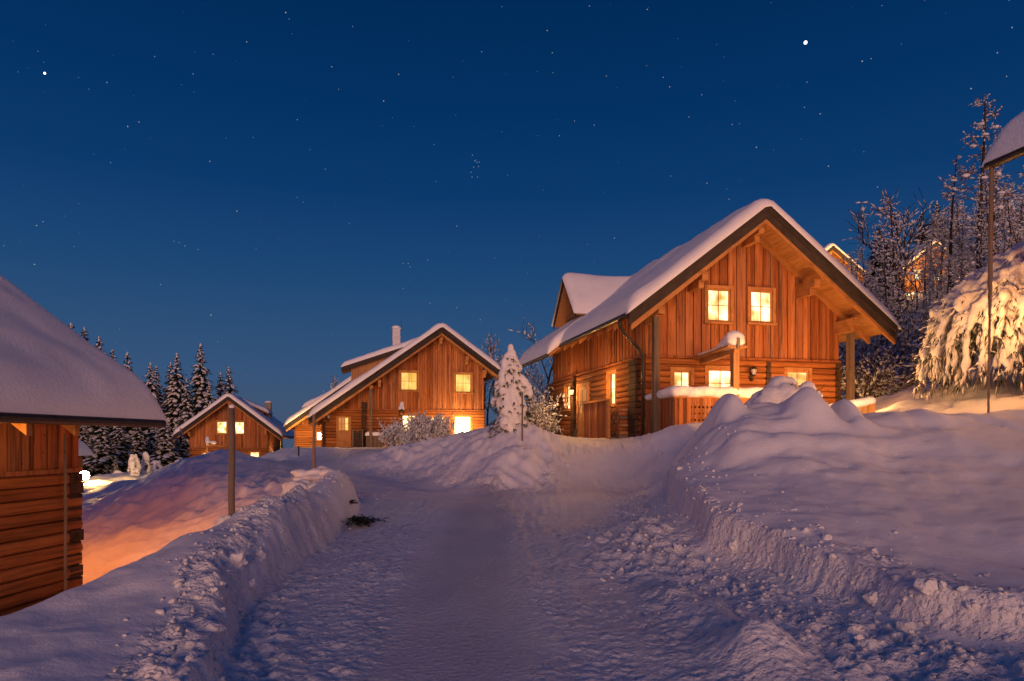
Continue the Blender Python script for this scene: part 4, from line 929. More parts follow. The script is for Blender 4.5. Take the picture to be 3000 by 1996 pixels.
def make_bare(seed, h=7., lean=(0, 0), w=.05, lvl=3, kids=(4, 5), spread=.5, up=.35, stems=1, name='bare_tree', base_r=.016, twig='bark', cover=.85):
    q = random.Random(seed); tw = MB(); sn = MB(); tr = MB()
    def cb(pts, rad, l):
        (tr if l == lvl else tw).tube(pts, [max(.010, r) for r in rad], 6 if l == lvl else 3, False)
        if l < lvl or lean != (0, 0): snow_ridge(sn, pts, w * (.6 + .25 * l), q, cover)
    for k in range(stems):
        a = q.uniform(0, 6.28); sp = .0 if stems == 1 else q.uniform(.15, .75)
        grow(q, cb, Vector((.12 * math.cos(a), .12 * math.sin(a), -.2)) if stems > 1 else Vector((0, 0, -.3)), Vector((lean[0] + sp * math.cos(a), lean[1] + sp * math.sin(a), 1)).normalized(), h * (.62 if stems == 1 else q.uniform(.5, .75)), h * base_r, lvl, spread, up, 5, kids)
    root = empty(name, (0, 0, -500)); tr.build('trunk' if stems == 1 else 'stems', 'bark' if stems == 1 else twig, root); tw.build('branches', twig, root); sn.build('branch_snow', 'frost', root, True); return root

class Proto:
    def __init__(s, mk): s.root = mk; s.used = False
    def put(s, x, y, z, sc, rz, label, cat, group, name=None, sx=1.):
        o = s.root if not s.used else copy_tree(s.root); s.used = True
        o.location = (x, y, z); o.scale = (sc * sx, sc * sx, sc); o.rotation_euler = (0, 0, rz); tag(o, label, cat, group); return o

def top_at(px, py, Y):
    x, y, z = at(px, py, Y); g = gz(x, Y); return x, g - .1, z - g + .1

# --- spruces left of the low chalet (height 10 m prototypes)
SP = [Proto(make_spruce(21, 10, .165, 30, .78)), Proto(make_spruce(22, 10, .15, 32, .7)), Proto(make_spruce(23, 10, .19, 26, .85))]
G1 = 'snowy spruces behind the left roofs'
for i, (px, py, Y, lab) in enumerate((
    (208, 948, 74, 'spruce top first along the near roof slope, farthest left of the row'), (247, 960, 76, 'spruce top second along the near roof slope from the left'),
    (290, 988, 72, 'spruce top third along the near roof slope, broader than its neighbours'), (329, 1026, 80, 'smallest thin spruce tip in the row above the near roof slope'),
    (373, 1033, 70, 'spruce standing free where the near roof slope drops to the eave'), (441, 1064, 72, 'slim snowy spruce left in the dark pair beyond the near roof eave'),
    (458, 1074, 84, 'darker spruce right in the pair beyond the near roof eave'), (500, 1063, 78, 'lower spruce crown leaning against a taller one left of the low chalet'),
    (518, 1036, 72, 'tall snowy spruce between the near roof eave and the tallest spruce'), (587, 1008, 74, 'tallest broadest spruce in the group left above the low chalet roof'),
    (646, 1092, 84, 'faint lower spruce between the tallest spruce and the low chalet ridge'), (670, 1076, 78, 'neat pointed spruce right above the ridge of the low chalet'),
    (612, 1120, 70, 'spruce crown half behind the left roof slope of the low chalet'), (546, 1110, 68, 'spruce crown filling the gap beneath the tallest spruces'))):
    x, g, h = top_at(px, py, Y); SP[i % 3].put(x, Y, g, h / 10, i * 1.3, lab, 'spruce', G1, sx=1.08)
for i, (px, py, Y, lab) in enumerate((
    (484, 1222, 44, 'young snow laden spruce standing just left of the low chalet wall'), (530, 1255, 46, 'small spruce tucked under the left eave of the low chalet'),
    (250, 1235, 47, 'dark young spruce beside the near chalet corner under the eave'), (300, 1225, 43, 'bushy snow laden spruce under the middle of the near eave'),
    (352, 1230, 46, 'dark gappy spruce under the near eave, right of the bushy one'), (405, 1222, 50, 'spruce under the right tip of the near eave'), (452, 1235, 52, 'dark spruce between the near eave tip and the young spruce'))):
    x, g, h = top_at(px, py, Y); SP[(i + 2) % 3].put(x, Y, g, h / 10, i * 2.1, lab, 'spruce', 'young spruces under the near eave', sx=1.75)
# --- shrubs near the garden lamp
SHR = [Proto(make_bare(31, 2., w=.055, lvl=2, kids=(5, 7), spread=.6, up=.25, stems=9, name='frosted_shrub', base_r=.012, twig='twig')), Proto(make_bare(32, 2., w=.06, lvl=2, kids=(5, 7), spread=.55, up=.3, stems=10, name='frosted_shrub', base_r=.012, twig='twig')),
       Proto(make_bare(33, 2., w=.05, lvl=2, kids=(6, 7), spread=.65, up=.15, stems=8, name='frosted_shrub', base_r=.012, twig='twig'))]
def snow_bush(name, px, py, Y, wpx, hpx, label, cat, group, seed, mat='frost', n=26, vox=.07, tuft=60, needle='needle2'):
    q = random.Random(seed); c = at(px, py, Y); k = Y / FOC; w, h = wpx * k, hpx * k; g = c[2] - h
    root = empty(name, (c[0], Y, g), label=label, cat=cat, group=group); bl = []
    for i in range(n):
        a = q.uniform(0, 6.28); t = q.random(); rad = (w / 2) * math.sqrt(1 - t * t * .9) * q.uniform(.45, .85)
        bl.append(((rad * math.cos(a), rad * math.sin(a) * .9, h * t * .82), (q.uniform(.16, .30) * w * .5, q.uniform(.16, .30) * w * .5, q.uniform(.12, .26) * h)))
    merged('bush_snow', bl, vox, mat, root, 3); g_ = MB()
    for i in range(tuft):
        a = q.uniform(0, 6.28); t = q.random() * .8; rad = (w / 2) * math.sqrt(1 - t * t * .9) * q.uniform(.75, 1.0); p = Vector((rad * math.cos(a), rad * math.sin(a) * .9, h * t * .85))
        for j in range(5): blade(g_, p, Vector((math.cos(a) + q.uniform(-.8, .8), math.sin(a) + q.uniform(-.8, .8), q.uniform(-.3, .6))), w * q.uniform(.08, .16), w * .016, q, .3)
    g_.build('needles', needle, root); return root
GB = 'snowy bushes around the garden lamp'
snow_bush('snow_bush', 391, 1325, 30, 42, 62, 'round yellow lit snow bush just right of the garden lamp', 'bush', GB, 1, n=30, vox=.06, tuft=90)
snow_bush('snow_bush', 428, 1322, 31, 40, 66, 'second lit snow bush, with more dark gaps, right of the round one', 'bush', GB, 2, n=26, vox=.06, tuft=120)
snow_bush('snow_bush', 525, 1345, 32, 70, 30, 'low brightly lit snow hummock below the young spruce', 'bush', GB, 4, n=24, vox=.08, tuft=20)
snow_bush('snow_bush', 455, 1345, 33, 50, 40, 'dim low snow bush between the lit bushes and the young spruce', 'bush', GB, 6, n=20, vox=.08, tuft=40)
snow_bush('snow_bush', 300, 1388, 33, 50, 26, 'small lit snow heap close beside the garden lamp', 'bush', GB, 7, n=16, vox=.06, tuft=10)
x, g, h = top_at(338, 1338, 31.5); SP[1].put(x, 31.5, g, h / 10, 1., 'tiny snow covered spruce directly right of the garden lamp', 'spruce', GB, sx=1.9)
snow_bush('snow_bush', 345, 1376, 31, 56, 34, 'snow covered low plant at the foot of the tiny spruce by the lamp', 'bush', GB, 8, n=18, vox=.06, tuft=30)
# --- three frosted shrubs before the middle chalet
SHR2 = [Proto(make_bare(34 + i, 2., w=.10, lvl=2, kids=(6, 8), spread=.55, up=.25, stems=15, name='frosted_shrub', base_r=.012, twig='twig', cover=.97)) for i in range(3)]
for k_, P_ in enumerate(SHR2):
    q = random.Random(k_ + 5); bl = []
    for j in range(22):
        a = q.uniform(0, 6.28); zz = q.uniform(.25, 1.5); rr_ = q.uniform(.25, .75) * (1.1 - .3 * abs(zz - .8)); bl.append(((rr_ * math.cos(a), rr_ * math.sin(a), zz), (q.uniform(.07, .15), q.uniform(.07, .15), q.uniform(.09, .22))))
    merged('snow_clumps', bl, .05, 'frost', P_.root, 1)
G3 = 'frosted shrubs before the middle chalet'
for (px, py, Y, sc, k, lab) in ((1150, 1238, 39.5, 1., 0, 'frosted shrub beside the garden chest, first before the middle chalet'), (1232, 1214, 39., 1.1, 1, 'tallest frosted shrub before the lower windows of the middle chalet'), (1290, 1216, 40., .95, 2, 'narrow frosted shrub nearest the dazzling window'), (1195, 1262, 38., .8, 2, 'low frosted shrub in front of the gap between two taller ones')):
    x, g, h = top_at(px, py, Y); SHR2[k].put(x, Y, g, h / 1.75, px, lab, 'shrub', G3, sx=.82 if k != 2 else .62)
# --- snow smothered cone tree on the middle bank
def cone_tree():
    q = random.Random(3); p = at(1496, 1275, 21.2); root = empty('snow_cone_tree', (p[0], 21.2, p[2] - .15), label='conifer smothered in snow into a lumpy cone between the middle and big chalets', cat='tree'); H = 3.0
    bl = [((0, 0, H - .20), (.11, .11, .20)), ((.03, 0, H - .32), (.15, .14, .15)), ((-.02, 0, H - .5), (.05, .05, .2))]
    for i in range(46):
        t = (i / 46.); z0 = H * (.95 - .74 * t); a = i * 2.4 + q.uniform(-.4, .4); w_ = min(1, max(0, (t - .06) / .26)); R = (.12 + .36 * w_ ** .7) * q.uniform(.65, 1.15) * (1 + .22 * math.sin(2 * a + 7 * t))
        if t < .06: continue
        n = 5
        for j in range(n):
            u = (j + 1) / n; rad = R * (u ** .7) * q.uniform(.8, 1.); z = z0 - .62 * u * u * (.4 + t) - .05
            if z < .12 or q.random() < .10: continue
            bl.append(((rad * math.cos(a + .1 * j), rad * math.sin(a + .1 * j), z), (.11 + .08 * t, .11 + .08 * t, .15 + .10 * t)))
    merged('snow_coat', bl, .035, 'frost', root, 5); g = MB()
    for i in range(260):
        t = q.random(); z = H * (.93 - .88 * t); a = q.uniform(0, 6.28); R = (.08 + .50 * min(1, t / .5)) * q.uniform(.7, 1.05) + .02; p = Vector((R * math.cos(a), R * math.sin(a), z - .2))
        for j in range(5): blade(g, p, Vector((math.cos(a) + q.uniform(-.6, .6), math.sin(a) + q.uniform(-.6, .6), q.uniform(-.6, .3))), q.uniform(.10, .22), .015, q, .4)
    for i in range(150):
        a = q.uniform(0, 6.28); R = q.uniform(.2, .62); p = Vector((R * math.cos(a), R * math.sin(a), q.uniform(.08, .5)))
        for j in range(4): blade(g, p, Vector((math.cos(a) + q.uniform(-.8, .8), math.sin(a) + q.uniform(-.8, .8), q.uniform(-.3, .5))), q.uniform(.1, .2), .013, q, .3)
    g.build('needles', 'needle2', root); t_ = MB(); t_.tube([(0, 0, -.2), (0, 0, 1.4), (0, 0, 2.75)], [.06, .04, .015], 7); t_.build('trunk', 'bark', root)
cone_tree()
# --- frosted trees between and behind the chalets
LA = [Proto(make_larch(41, 9, .17, 70)), Proto(make_larch(42, 9, .2, 80)), Proto(make_larch(43, 9, .15, 62))]
BA = [Proto(make_bare(51, 8, lvl=3, kids=(4, 5), w=.055)), Proto(make_bare(52, 8, lvl=3, kids=(4, 6), w=.06, spread=.55)), Proto(make_bare(53, 8, lean=(-.42, 0), lvl=3, kids=(4, 5), w=.06, up=.2))]
G4 = 'frosted trees between the chalets'
for i, (px, py, Y, k, lab) in enumerate(((1402, 935, 62, 2, 'frosted branches reaching up behind the right roof slope of the middle chalet'), (1545, 1000, 44, 0, 'frosted tree just right of the snow cone tree tip'), (1590, 925, 42, 1, 'tallest frosted twigs left of the big chalet eave'),
    (1460, 1010, 50, 1, 'frosted tree behind the left side of the snow cone tree'), (1600, 1060, 38, 0, 'dense frosted crown under the lower eave of the big chalet'), (1560, 1085, 37, 1, 'low frosted tree between the cone tree and the big chalet'), (1430, 1040, 56, 0, 'faint frosted tree close to the middle chalet eave'), (1008, 1075, 58, 0, 'frosted twigs showing behind the shed dormer of the middle chalet'))):
    x, g, h = top_at(px, py, Y); BA[k].put(x, Y, g, h / 7.2, i * 1.7 if k != 2 else 3.3, lab, 'tree', G4)
for i, (px, py, Y, lab) in enumerate(((1580, 1150, 31, 'snowy shrub against the far corner of the big chalet'), (1555, 1170, 29, 'snowy shrub right of the cone tree, low and dark'), (1610, 1165, 33, 'snowy shrub half hidden by the side wall of the big chalet'))):
    x, g, h = top_at(px, py, Y); SHR[i % 3].put(x, Y, g, h / 1.75, i * 2., lab, 'shrub', G4)
# --- wood on the hillside at right
G5 = 'snow dusted trees of the hillside wood'
for i, (px, py, Y, k, lab, sx) in enumerate(((2874, 285, 40, 0, 'tallest slender tree of the hillside, against the sky beside the edge roof', 1.1), (2782, 470, 43, 2, 'second tallest slender tree of the hillside, left of the tallest', 1.), (2640, 572, 37, 1, 'slender tree with tufts of snow at its tip above the big chalet eave', 1.05))):
    x, g, h = top_at(px, py, Y); LA[k].put(x, Y, g, h / 9, i * 2., lab, 'tree', G5, sx=sx)
x, g, h = top_at(2440, 620, 40); BA[2].put(x + 4.2, 40, gz(x + 4.2, 40) - .2, 1.45, 0.1, 'tree leaning left over the roof edge of the big chalet', 'tree', G5)
x, g, h = top_at(2560, 720, 44); BA[2].put(x + 1.5, 44, gz(x + 1.5, 44) - .2, 1.2, -.5, 'leaning tree crossed by branches before the glowing hillside gable', 'tree', G5)
q = random.Random(77); sil = [(2400, 800), (2480, 745), (2560, 700), (2640, 690), (2700, 640), (2760, 600), (2830, 545), (2900, 450), (3000, 400), (3120, 380)]
LAB5 = 'one of the many snow dusted trees crowding the dark hillside wood'
for i in range(64):
    px = q.uniform(2480, 3110); Y = q.uniform(31, 62); py = np.interp(px, [a for a, b in sil], [b for a, b in sil]) + q.uniform(0, 230)
    x, g, h = top_at(px, py, Y)
    if h < 1.5 or abs(px - 2722) < 62 and Y < 66 and py < 880 and q.random() < .15: continue
    h = min(h, 13.); (LA[i % 3] if i % 5 else BA[i % 2]).put(x, Y, g, h / 8.6, q.uniform(0, 6.3), LAB5, 'tree', G5)
for i, (px, py, Y) in enumerate(((2686, 655, 48), (2704, 700, 45), (2722, 640, 52), (2740, 690, 46), (2760, 650, 50), (2716, 760, 40), (2450, 735, 47), (2478, 760, 44))):
    x, g, h = top_at(px, py, Y); (LA[i % 3] if i % 3 else BA[i % 2]).put(x, Y, g, h / 8.6, i * 1.3, LAB5, 'tree', G5, sx=.9)
for i, (px, py, Y, lab) in enumerate(((2565, 690, 52, 'dark spruce on the hill between the leaning trees'), (2700, 622, 84, 'dark spruce left in the pair above the glowing gable'), (2745, 590, 86, 'dark spruce right in the pair above the glowing gable'), (2612, 700, 54, 'snowy low spruce beside the glowing gable'))):
    x, g, h = top_at(px, py, Y); SP[i % 3].put(x, Y, g, h / 10, i * 2., lab, 'spruce', G5, sx=1.3)
for i in range(30):
    px = q.uniform(2480, 2840); Y = q.uniform(27, 38); x = (px - CX) * Y / FOC; g = gz(x, Y)
    SHR[i % 3].put(x, Y, g - .1, q.uniform(.8, 1.5), q.uniform(0, 6.3), 'one of the snowy bushes growing thickly at the foot of the hillside wood', 'shrub', 'bushes at the foot of the wood')
for i, (px, py, Y) in enumerate(((2515, 1040, 26), (2560, 1045, 26.5), (2605, 1065, 25.5), (2650, 1105, 25))):
    x, g, h = top_at(px, py, Y); SHR[i % 3].put(x, Y, g, h / 1.75, i * 1.9, ('warmly lit hedge shrub nearest the right post of the big chalet', 'warmly lit hedge shrub, second from the big chalet post', 'warmly lit hedge shrub, third from the big chalet post', 'last and lowest of the lit hedge shrubs')[i], 'shrub', 'lit hedge right of the big chalet', sx=1.3)
# --- big weeping conifer bowed under snow
def weeping():
    q = random.Random(9); X0, Y0 = 14.6, 18.6; g0 = gz(X0, Y0); root = empty('weeping_conifer', (X0, Y0, g0), label='big weeping conifer bowed under snow, glowing warm at the right edge', cat='tree'); bl = []; tips = MB(); sn = MB(); nd = MB()
    prof = lambda r: 7.15 - g0 - .36 * r ** 1.75
    for i in range(360):
        a = q.uniform(math.pi * .62, math.pi * 1.70) if i % 5 else q.uniform(0, 6.28); d = Vector((math.cos(a), math.sin(a), 0)); r0 = 2.65 * math.sqrt(q.random()); zt = prof(r0) + q.uniform(-.45, .05)
        L = q.uniform(.2, .7); drop = q.uniform(.9, 2.4); n = 10; pts = []
        for j in range(n + 1):
            u = j / n; p = d * (r0 + L * (u ** .6)) + Vector((q.uniform(-.03, .03), q.uniform(-.03, .03), zt - drop * u ** 1.5))
            gl = gz(X0 + p.x, Y0 + p.y) - g0
            if p.z < gl + .35: break
            pts.append(p)
        for j in range(len(pts) - 1):
            if q.random() < .90:
                dd = pts[j + 1] - pts[j]; R = (.105 - .045 * j / n) * q.uniform(.5, 1.6); bl.append(((pts[j] + pts[j + 1]) / 2, (R, R, dd.length * .62 + R * .5), dd.to_track_quat('Z', 'Y').to_matrix()))
        if len(pts) < 2: continue
        e = pts[-1]; dd = (pts[-1] - pts[-2]).normalized()
        for k in range(9):
            p = pts[q.randrange(len(pts))]; v = (d * q.uniform(.1, .9) + Vector((q.uniform(-.8, .8), q.uniform(-.8, .8), q.uniform(-1.1, .1)))).normalized(); L2 = q.uniform(.16, .42); tp = [p, p + v * L2 * .55, p + v * L2 + Vector((0, 0, -.07))]; tips.tube(tp, [.009, .007, .004], 3, False); snow_ridge(sn, tp, .03, q, .95)
        for k in range(q.randint(3, 6)):
            L2 = q.uniform(.25, .75); v = (dd + Vector((q.uniform(-.5, .5), q.uniform(-.5, .5), -.5))).normalized(); s0 = e - dd * q.uniform(0, .5)
            tp = [s0, s0 + v * L2 * .5, s0 + v * L2 + Vector((0, 0, -.05))]; tips.tube(tp, [.012, .009, .005], 4, False); snow_ridge(sn, tp, .034, q, .95)
        for k in range(6):
            p = pts[q.randrange(len(pts))]
            for j in range(5): blade(nd, p + Vector((q.uniform(-.16, .16), q.uniform(-.16, .16), -.14)), Vector((d.x + q.uniform(-.9, .9), d.y + q.uniform(-.9, .9), q.uniform(-1.2, -.1))), q.uniform(.14, .32), .014, q, .5)
    merged('snow_coat', bl, .05, 'frost', root, 1); tips.build('twigs', 'twig', root); sn.build('twig_snow', 'frost', root, True); nd.build('needles', 'needle', root)
    t = MB(); t.tube([(0, 0, -.4), (.1, 0, 1.8), (0, 0, 3.4), (-.3, 0, 4.3)], [.16, .12, .08, .03], 8); t.build('trunk', 'bark', root)
weeping()
# --- snow buried bush before the big chalet terrace
def buried_bush():
    c = at(2300, 1215, 16.6); root = empty('buried_bush', (c[0], 16.6, c[2]), label='bush buried under rounded snow before the lower right window of the big chalet', cat='bush'); k = 16.6 / FOC; q = random.Random(4); bl = []
    for (px, py, r) in ((2255, 1165, 34), (2235, 1190, 36), (2290, 1130, 34), (2300, 1165, 44), (2330, 1185, 40), (2275, 1195, 44), (2220, 1205, 26), (2368, 1140, 26), (2385, 1170, 30), (2350, 1160, 24), (2395, 1160, 16), (2405, 1152, 9), (2318, 1122, 22), (2262, 1140, 18), (2350, 1205, 40), (2395, 1205, 34)):
        bl.append((((px - 2300) * k, q.uniform(-.2, .2), (1215 - py) * k), (r * k, r * k * 1.05, r * k * .95)))
        bl.append((((px - 2300) * k + .1 * q.uniform(-1, 1), q.uniform(.2, .5), (1215 - py) * k - .05), (r * k, r * k, r * k * .9)))
    merged('bush_snow', bl, .045, 'frost', root, 3); tw = MB()
    for (px, py) in ((2310, 1132), (2318, 1150), (2380, 1150), (2388, 1166), (2246, 1192), (2265, 1205), (2330, 1178)):
        for j in range(4):
            p = Vector(((px - 2300) * k, -.36 - .02 * j, (1215 - py) * k)); v = Vector((q.uniform(-1, 1), -.3, q.uniform(-.6, .8))).normalized(); tw.tube([p + Vector((0, .25, 0)), p + v * .08, p + v * q.uniform(.12, .22)], [.008, .007, .004], 4, False)
    tw.build('twigs', 'twig', root)
buried_bush()
# ------------------------------------------------------------------ posts, lamp, fence, snow lumps
GP = 'wooden snow marker poles'
def pole(px, yt, yb, Y, r, lab, mat='grey', cap=True):
    x, y, zt = at(px, yt, Y); zb = at(px, yb, Y)[2]; b = empty('marker_pole', (x, Y, zb - .35), label=lab, cat='pole', group=GP); h = zt - zb + .35
    mb = MB(); n = 8; mb.tube([(.003 * math.sin(i * 1.3), .003 * math.cos(i), h * i / n) for i in range(n + 1)], [r * (1.06 - .1 * i / n) for i in range(n + 1)], 12); mb.build('shaft', mat, b, True)
    if cap: merged('snow_cap', [((0, 0, h + r * .35), (r * .95, r * .95, r * .9))], r * .3, 'roof_snow', b, 1)
pole(679, 1196, 1536, 8.1, .037, 'tallest wooden pole in the left snow bank, before the low chalet')
pole(920, 1214, 1362, 15.2, .034, 'wooden pole on the road edge before the door of the middle chalet')
pole(1530, 1150, 1326, 20., .024, 'thin dark pole in front of the snow cone tree', cap=False)
pole(1133, 1282, 1330, 35., .035, 'short thin stake before the frosted shrubs', 'beam', False)
pole(875, 1308, 1348, 33., .035, 'short dark stake in the snow left of the middle chalet porch', 'dark', False)
# garden lamp
p = at(247, 1393, 24.); g = gz(p[0], 24.); L = empty('garden_lamp', (p[0], 24., g - .1), label='glowing garden lamp on a short post beside the near chalet corner', cat='lamp'); h = max(.25, p[2] - g + .1)
mb = MB(); mb.tube([(0, 0, 0), (0, 0, h - .16)], .035, 8); mb.build('post', 'metal', L); mb = MB(); mb.blob((0, 0, h), .16, 2, 16, 10, 0.); mb.build('globe', 'bulb', L, True); point('lamp_light', L, (0, 0, h + .45), 380., (1., .52, .14), .15)
# lit fence panel behind the heap
Yf = 17.6; a = at(2478, 1190, Yf); b_ = at(2552, 1175, Yf); f = empty('fence_panel', (b_[0], Yf, gz(b_[0], Yf) - .1), math.radians(-8), label='brightly lit board fence end with snow cap right of the big chalet', cat='fence')
H = b_[2] - gz(b_[0], Yf) + .05; fw_ = Wall((-1.5, 0), (1, 0), (0, -1)); mb = MB(); board_wall(mb, fw_, 0, 1.42, 0, lambda t: H - .25 + .2 * min(1, t / 1.0), [], .02, (.2, .3), .01); mb.build('boards', 'board2', f)
mb = MB(); fw_.box(mb, 0, 1.4, H - .52, H - .46, .045, .07); mb.build('rail', 'beam', f); mb = MB(); mb.box(-.08, .06, -.1, .05, -.2, H); mb.build('post', 'beam', f)
merged('snow_cap', [((-.02 - i * .12, 0, H + .05 - .022 * i), (.14, .15, .12)) for i in range(13)], .04, 'roof_snow', f, 4)
point('fence_light', f, (-.8, -1.0, .5), 55., (1., .62, .22), .1)
# snow blocks and clumps thrown up along the left bank
GC = 'lit snow clumps along the left bank'
for i, (px, py, Y, wd, ht, lab) in enumerate(((405, 1652, 6.9, 38, 26, 'single round snow clump on the far edge of the left bank'), (656, 1530, 8.5, 46, 46, 'rounded snow clump just left of the tallest pole foot'), (735, 1505, 9.4, 60, 34, 'long snow clump just right of the tallest pole foot'), (800, 1480, 10., 60, 46, 'snow clump with dark twigs midway along the left bank top'),
    (842, 1462, 10.6, 40, 42, 'upright snow clump second from the far end of the left bank'), (886, 1428, 11.6, 100, 64, 'large broken snow clump near the far end of the left bank'), (925, 1384, 12.7, 120, 50, 'knobbly snow mass crowning the far end of the left bank'), (700, 1524, 8.9, 30, 18, 'small snow lump right behind the tallest pole'))):
    c = at(px, py, Y); k = Y / FOC; q = random.Random(i + 3); r = empty('snow_clump', c, label=lab, cat='snow clump', group=GC); bl = []
    for j in range(7 + (wd > 50) * 9): bl.append(((q.uniform(-.42, .42) * wd * k, q.uniform(-.3, .3) * wd * k, q.uniform(-.45, .25) * ht * k), (q.uniform(.14, .30) * wd * k, q.uniform(.14, .28) * wd * k, q.uniform(.18, .34) * ht * k)))
    merged('clump_snow', bl, .022, 'frost', r, 2)
    if 'twigs' in lab or 'broken' in lab:
        t = MB()
        for j in range(40): a = q.uniform(0, 6.28); blade(t, Vector((q.uniform(-.3, .3) * wd * k, -.28 * wd * k, q.uniform(-.2, .2) * ht * k)), Vector((math.cos(a), -.4, math.sin(a))), q.uniform(.03, .08), .006, q, .2)
        t.build('needles', 'needle', r)
# fallen evergreen sprigs on the road
for (x, y, s, n, lab) in ((-2.52, 11.3, 1., 230, 'dark heap of fallen evergreen sprigs on the road by the left bank'), (-2.85, 12.1, .45, 60, 'small dark sprig stuck in the face of the left bank')):
    q = random.Random(n); g = gz(x, y); r = empty('fallen_branch', (x, y, g + .02), label=lab, cat='branch'); t = MB(); st = MB()
    for j in range(n):
        a = q.uniform(0, 6.28); p = Vector((q.gauss(0, .14) * s, q.gauss(0, .20) * s, q.uniform(0, .09) * s))
        for k in range(3): blade(t, p, Vector((math.cos(a) + q.uniform(-.5, .5), math.sin(a) + q.uniform(-.5, .5), q.uniform(-.1, .5))), q.uniform(.06, .13) * s, .012, q, .2)
    for j in range(6): a = q.uniform(0, 6.28); st.tube([(-.2 * s * math.cos(a), -.3 * s * math.sin(a), .03), (.2 * s * math.cos(a), .3 * s * math.sin(a), .06)], .008, 4)
    t.build('needles', 'needle', r); st.build('stick', 'bark', r)
# loose snow clods: the many small ones as one mass, the big ones one by one
q = random.Random(19); mb = MB(); cxs = [p[0] for p in CUT]; cys = [p[1] for p in CUT]
xs, ys, rs = [], [], []
for i in range(2600):
    y = 3.2 * math.exp(q.random() * 1.55); m = q.random()
    if m < .62: x = np.interp(y, cys, cxs) + q.gauss(-.55, .45)
    elif m < .74: x = np.interp(y, cys, cxs) + abs(q.gauss(0, .7))
    else: x = np.interp(y, [p[1] for p in LBANK], [p[0] for p in LBANK]) * 0 + np.interp(y, [p[1] for p in LCUT], [p[0] for p in LCUT]) - q.gauss(.22, .24)
    xs.append(x); ys.append(y); rs.append(.008 + .022 * q.random() ** 3 + .014 * (q.random() < .05))
zs = ground(np.array(xs), np.array(ys))
for i in range(len(xs)):
    r = rs[i]; mb.blob((xs[i], ys[i], zs[i] + r * .1), (r * q.uniform(.8, 1.4), r * q.uniform(.8, 1.3), r * q.uniform(.6, 1.)), i, 6, 4, .3)
o = mb.build('snow_rubble', 'rubble', None, True); tag(o, 'loose crumbs of ploughed snow along both road edges', None, None, 'stuff')
GL = 'loose snow clods thrown up by the plough'
for i, (px, py, wpx, hpx, lab) in enumerate(((2560, 1620, 30, 22, 'clod lying highest on the smooth slope of the right bank'), (2420, 1582, 40, 26, 'angular clod on the upper edge of the right cut bank'), (2555, 1770, 60, 40, 'large pale clod on the lower right slope, left of the upright one'), (2720, 1755, 90, 46, 'broad flat clod right of the large pale clod'), (2765, 1725, 24, 40, 'upright slab of snow standing on the lower right bank'),
    (2660, 1850, 70, 40, 'wide clod below the large pale clod'), (2960, 1878, 46, 24, 'square flat clod at the lower right corner'), (2850, 1800, 40, 24, 'small clod above the wide berm at lower right'), (2150, 1610, 34, 22, 'clod at the foot of the cut face on the right'), (2075, 1645, 24, 18, 'small clod in the rubble right of the road'), (2360, 1560, 30, 18, 'small clod sunk into the edge of the right bank'), (1985, 1610, 34, 20, 'pale clod left of the cut face on the road edge'),
    (560, 1900, 60, 34, 'broken slab at the foot of the left bank, lower left'), (700, 1650, 56, 44, 'big broken block leaning on the left bank face'), (735, 1720, 46, 26, 'flat block below the leaning block of the left bank'), (620, 1850, 80, 44, 'thick slab of snow along the lower left road edge'), (760, 1640, 40, 34, 'small block beside the leaning block of the left bank'), (2440, 1640, 26, 18, 'clod perched beyond the cut face, below the smooth slope'), (2890, 1690, 24, 14, 'lone tiny clod on the smooth slope far right'))):
    # walk down the sight line of that spot on the ground to find where it lies
    Y = 3.
    while Y < 16 and at(px, py, Y)[2] > gz(at(px, py, Y)[0], Y): Y += .04
    x, y, z = at(px, py, Y); k = Y / FOC; q = random.Random(i * 5 + 1); w, h = wpx * k, hpx * k; bl = []
    mb = MB(); mb.blob((0, 0, 0), (w * .46, w * .42, h * .55), i * 7 + 2, 7, 5, .34); a_ = q.uniform(-.6, .6); R = Matrix.Rotation(a_, 3, 'Y') @ Matrix.Rotation(q.uniform(-.5, .5), 3, 'X')
    r = MB(); r.add([R @ Vector(p) for p in mb.v], mb.f, 0.); r = r.build('snow_clod', 'rubble', None, True); m = r.modifiers.new('b', 'SUBSURF'); m.levels = m.render_levels = 2; m.subdivision_type = 'SIMPLE'; m2 = r.modifiers.new('s', 'SMOOTH'); m2.iterations = 3; m2.factor = .4
    r.location = (x, y, gz(x, y) + h * .12); tag(r, lab, 'snow clod', GL)
SUN_E, SUN_EL, SUN_AZ = 1.85, 5.5, 1.
# ------------------------------------------------------------------ sky, stars, light, camera
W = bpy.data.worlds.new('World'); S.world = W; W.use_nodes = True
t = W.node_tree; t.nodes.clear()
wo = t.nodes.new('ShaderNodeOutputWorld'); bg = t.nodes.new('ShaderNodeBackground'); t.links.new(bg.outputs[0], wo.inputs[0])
tc = t.nodes.new('ShaderNodeTexCoord'); sp = t.nodes.new('ShaderNodeSeparateXYZ'); t.links.new(tc.outputs['Generated'], sp.inputs[0])
cr = t.nodes.new('ShaderNodeValToRGB'); t.links.new(sp.outputs[2], cr.inputs[0]); # lavender glow added to the unseen sky behind the camera as soft fill
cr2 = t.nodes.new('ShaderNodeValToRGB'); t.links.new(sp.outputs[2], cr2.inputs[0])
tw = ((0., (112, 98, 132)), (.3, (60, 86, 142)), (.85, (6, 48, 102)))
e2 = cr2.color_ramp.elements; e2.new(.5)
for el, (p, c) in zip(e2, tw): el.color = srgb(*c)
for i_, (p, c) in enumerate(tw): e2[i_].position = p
mr = t.nodes.new('ShaderNodeMapRange'); mr.interpolation_type = 'SMOOTHSTEP'; t.links.new(sp.outputs[1], mr.inputs[0]); mr.inputs[1].default_value = .15; mr.inputs[2].default_value = -.75
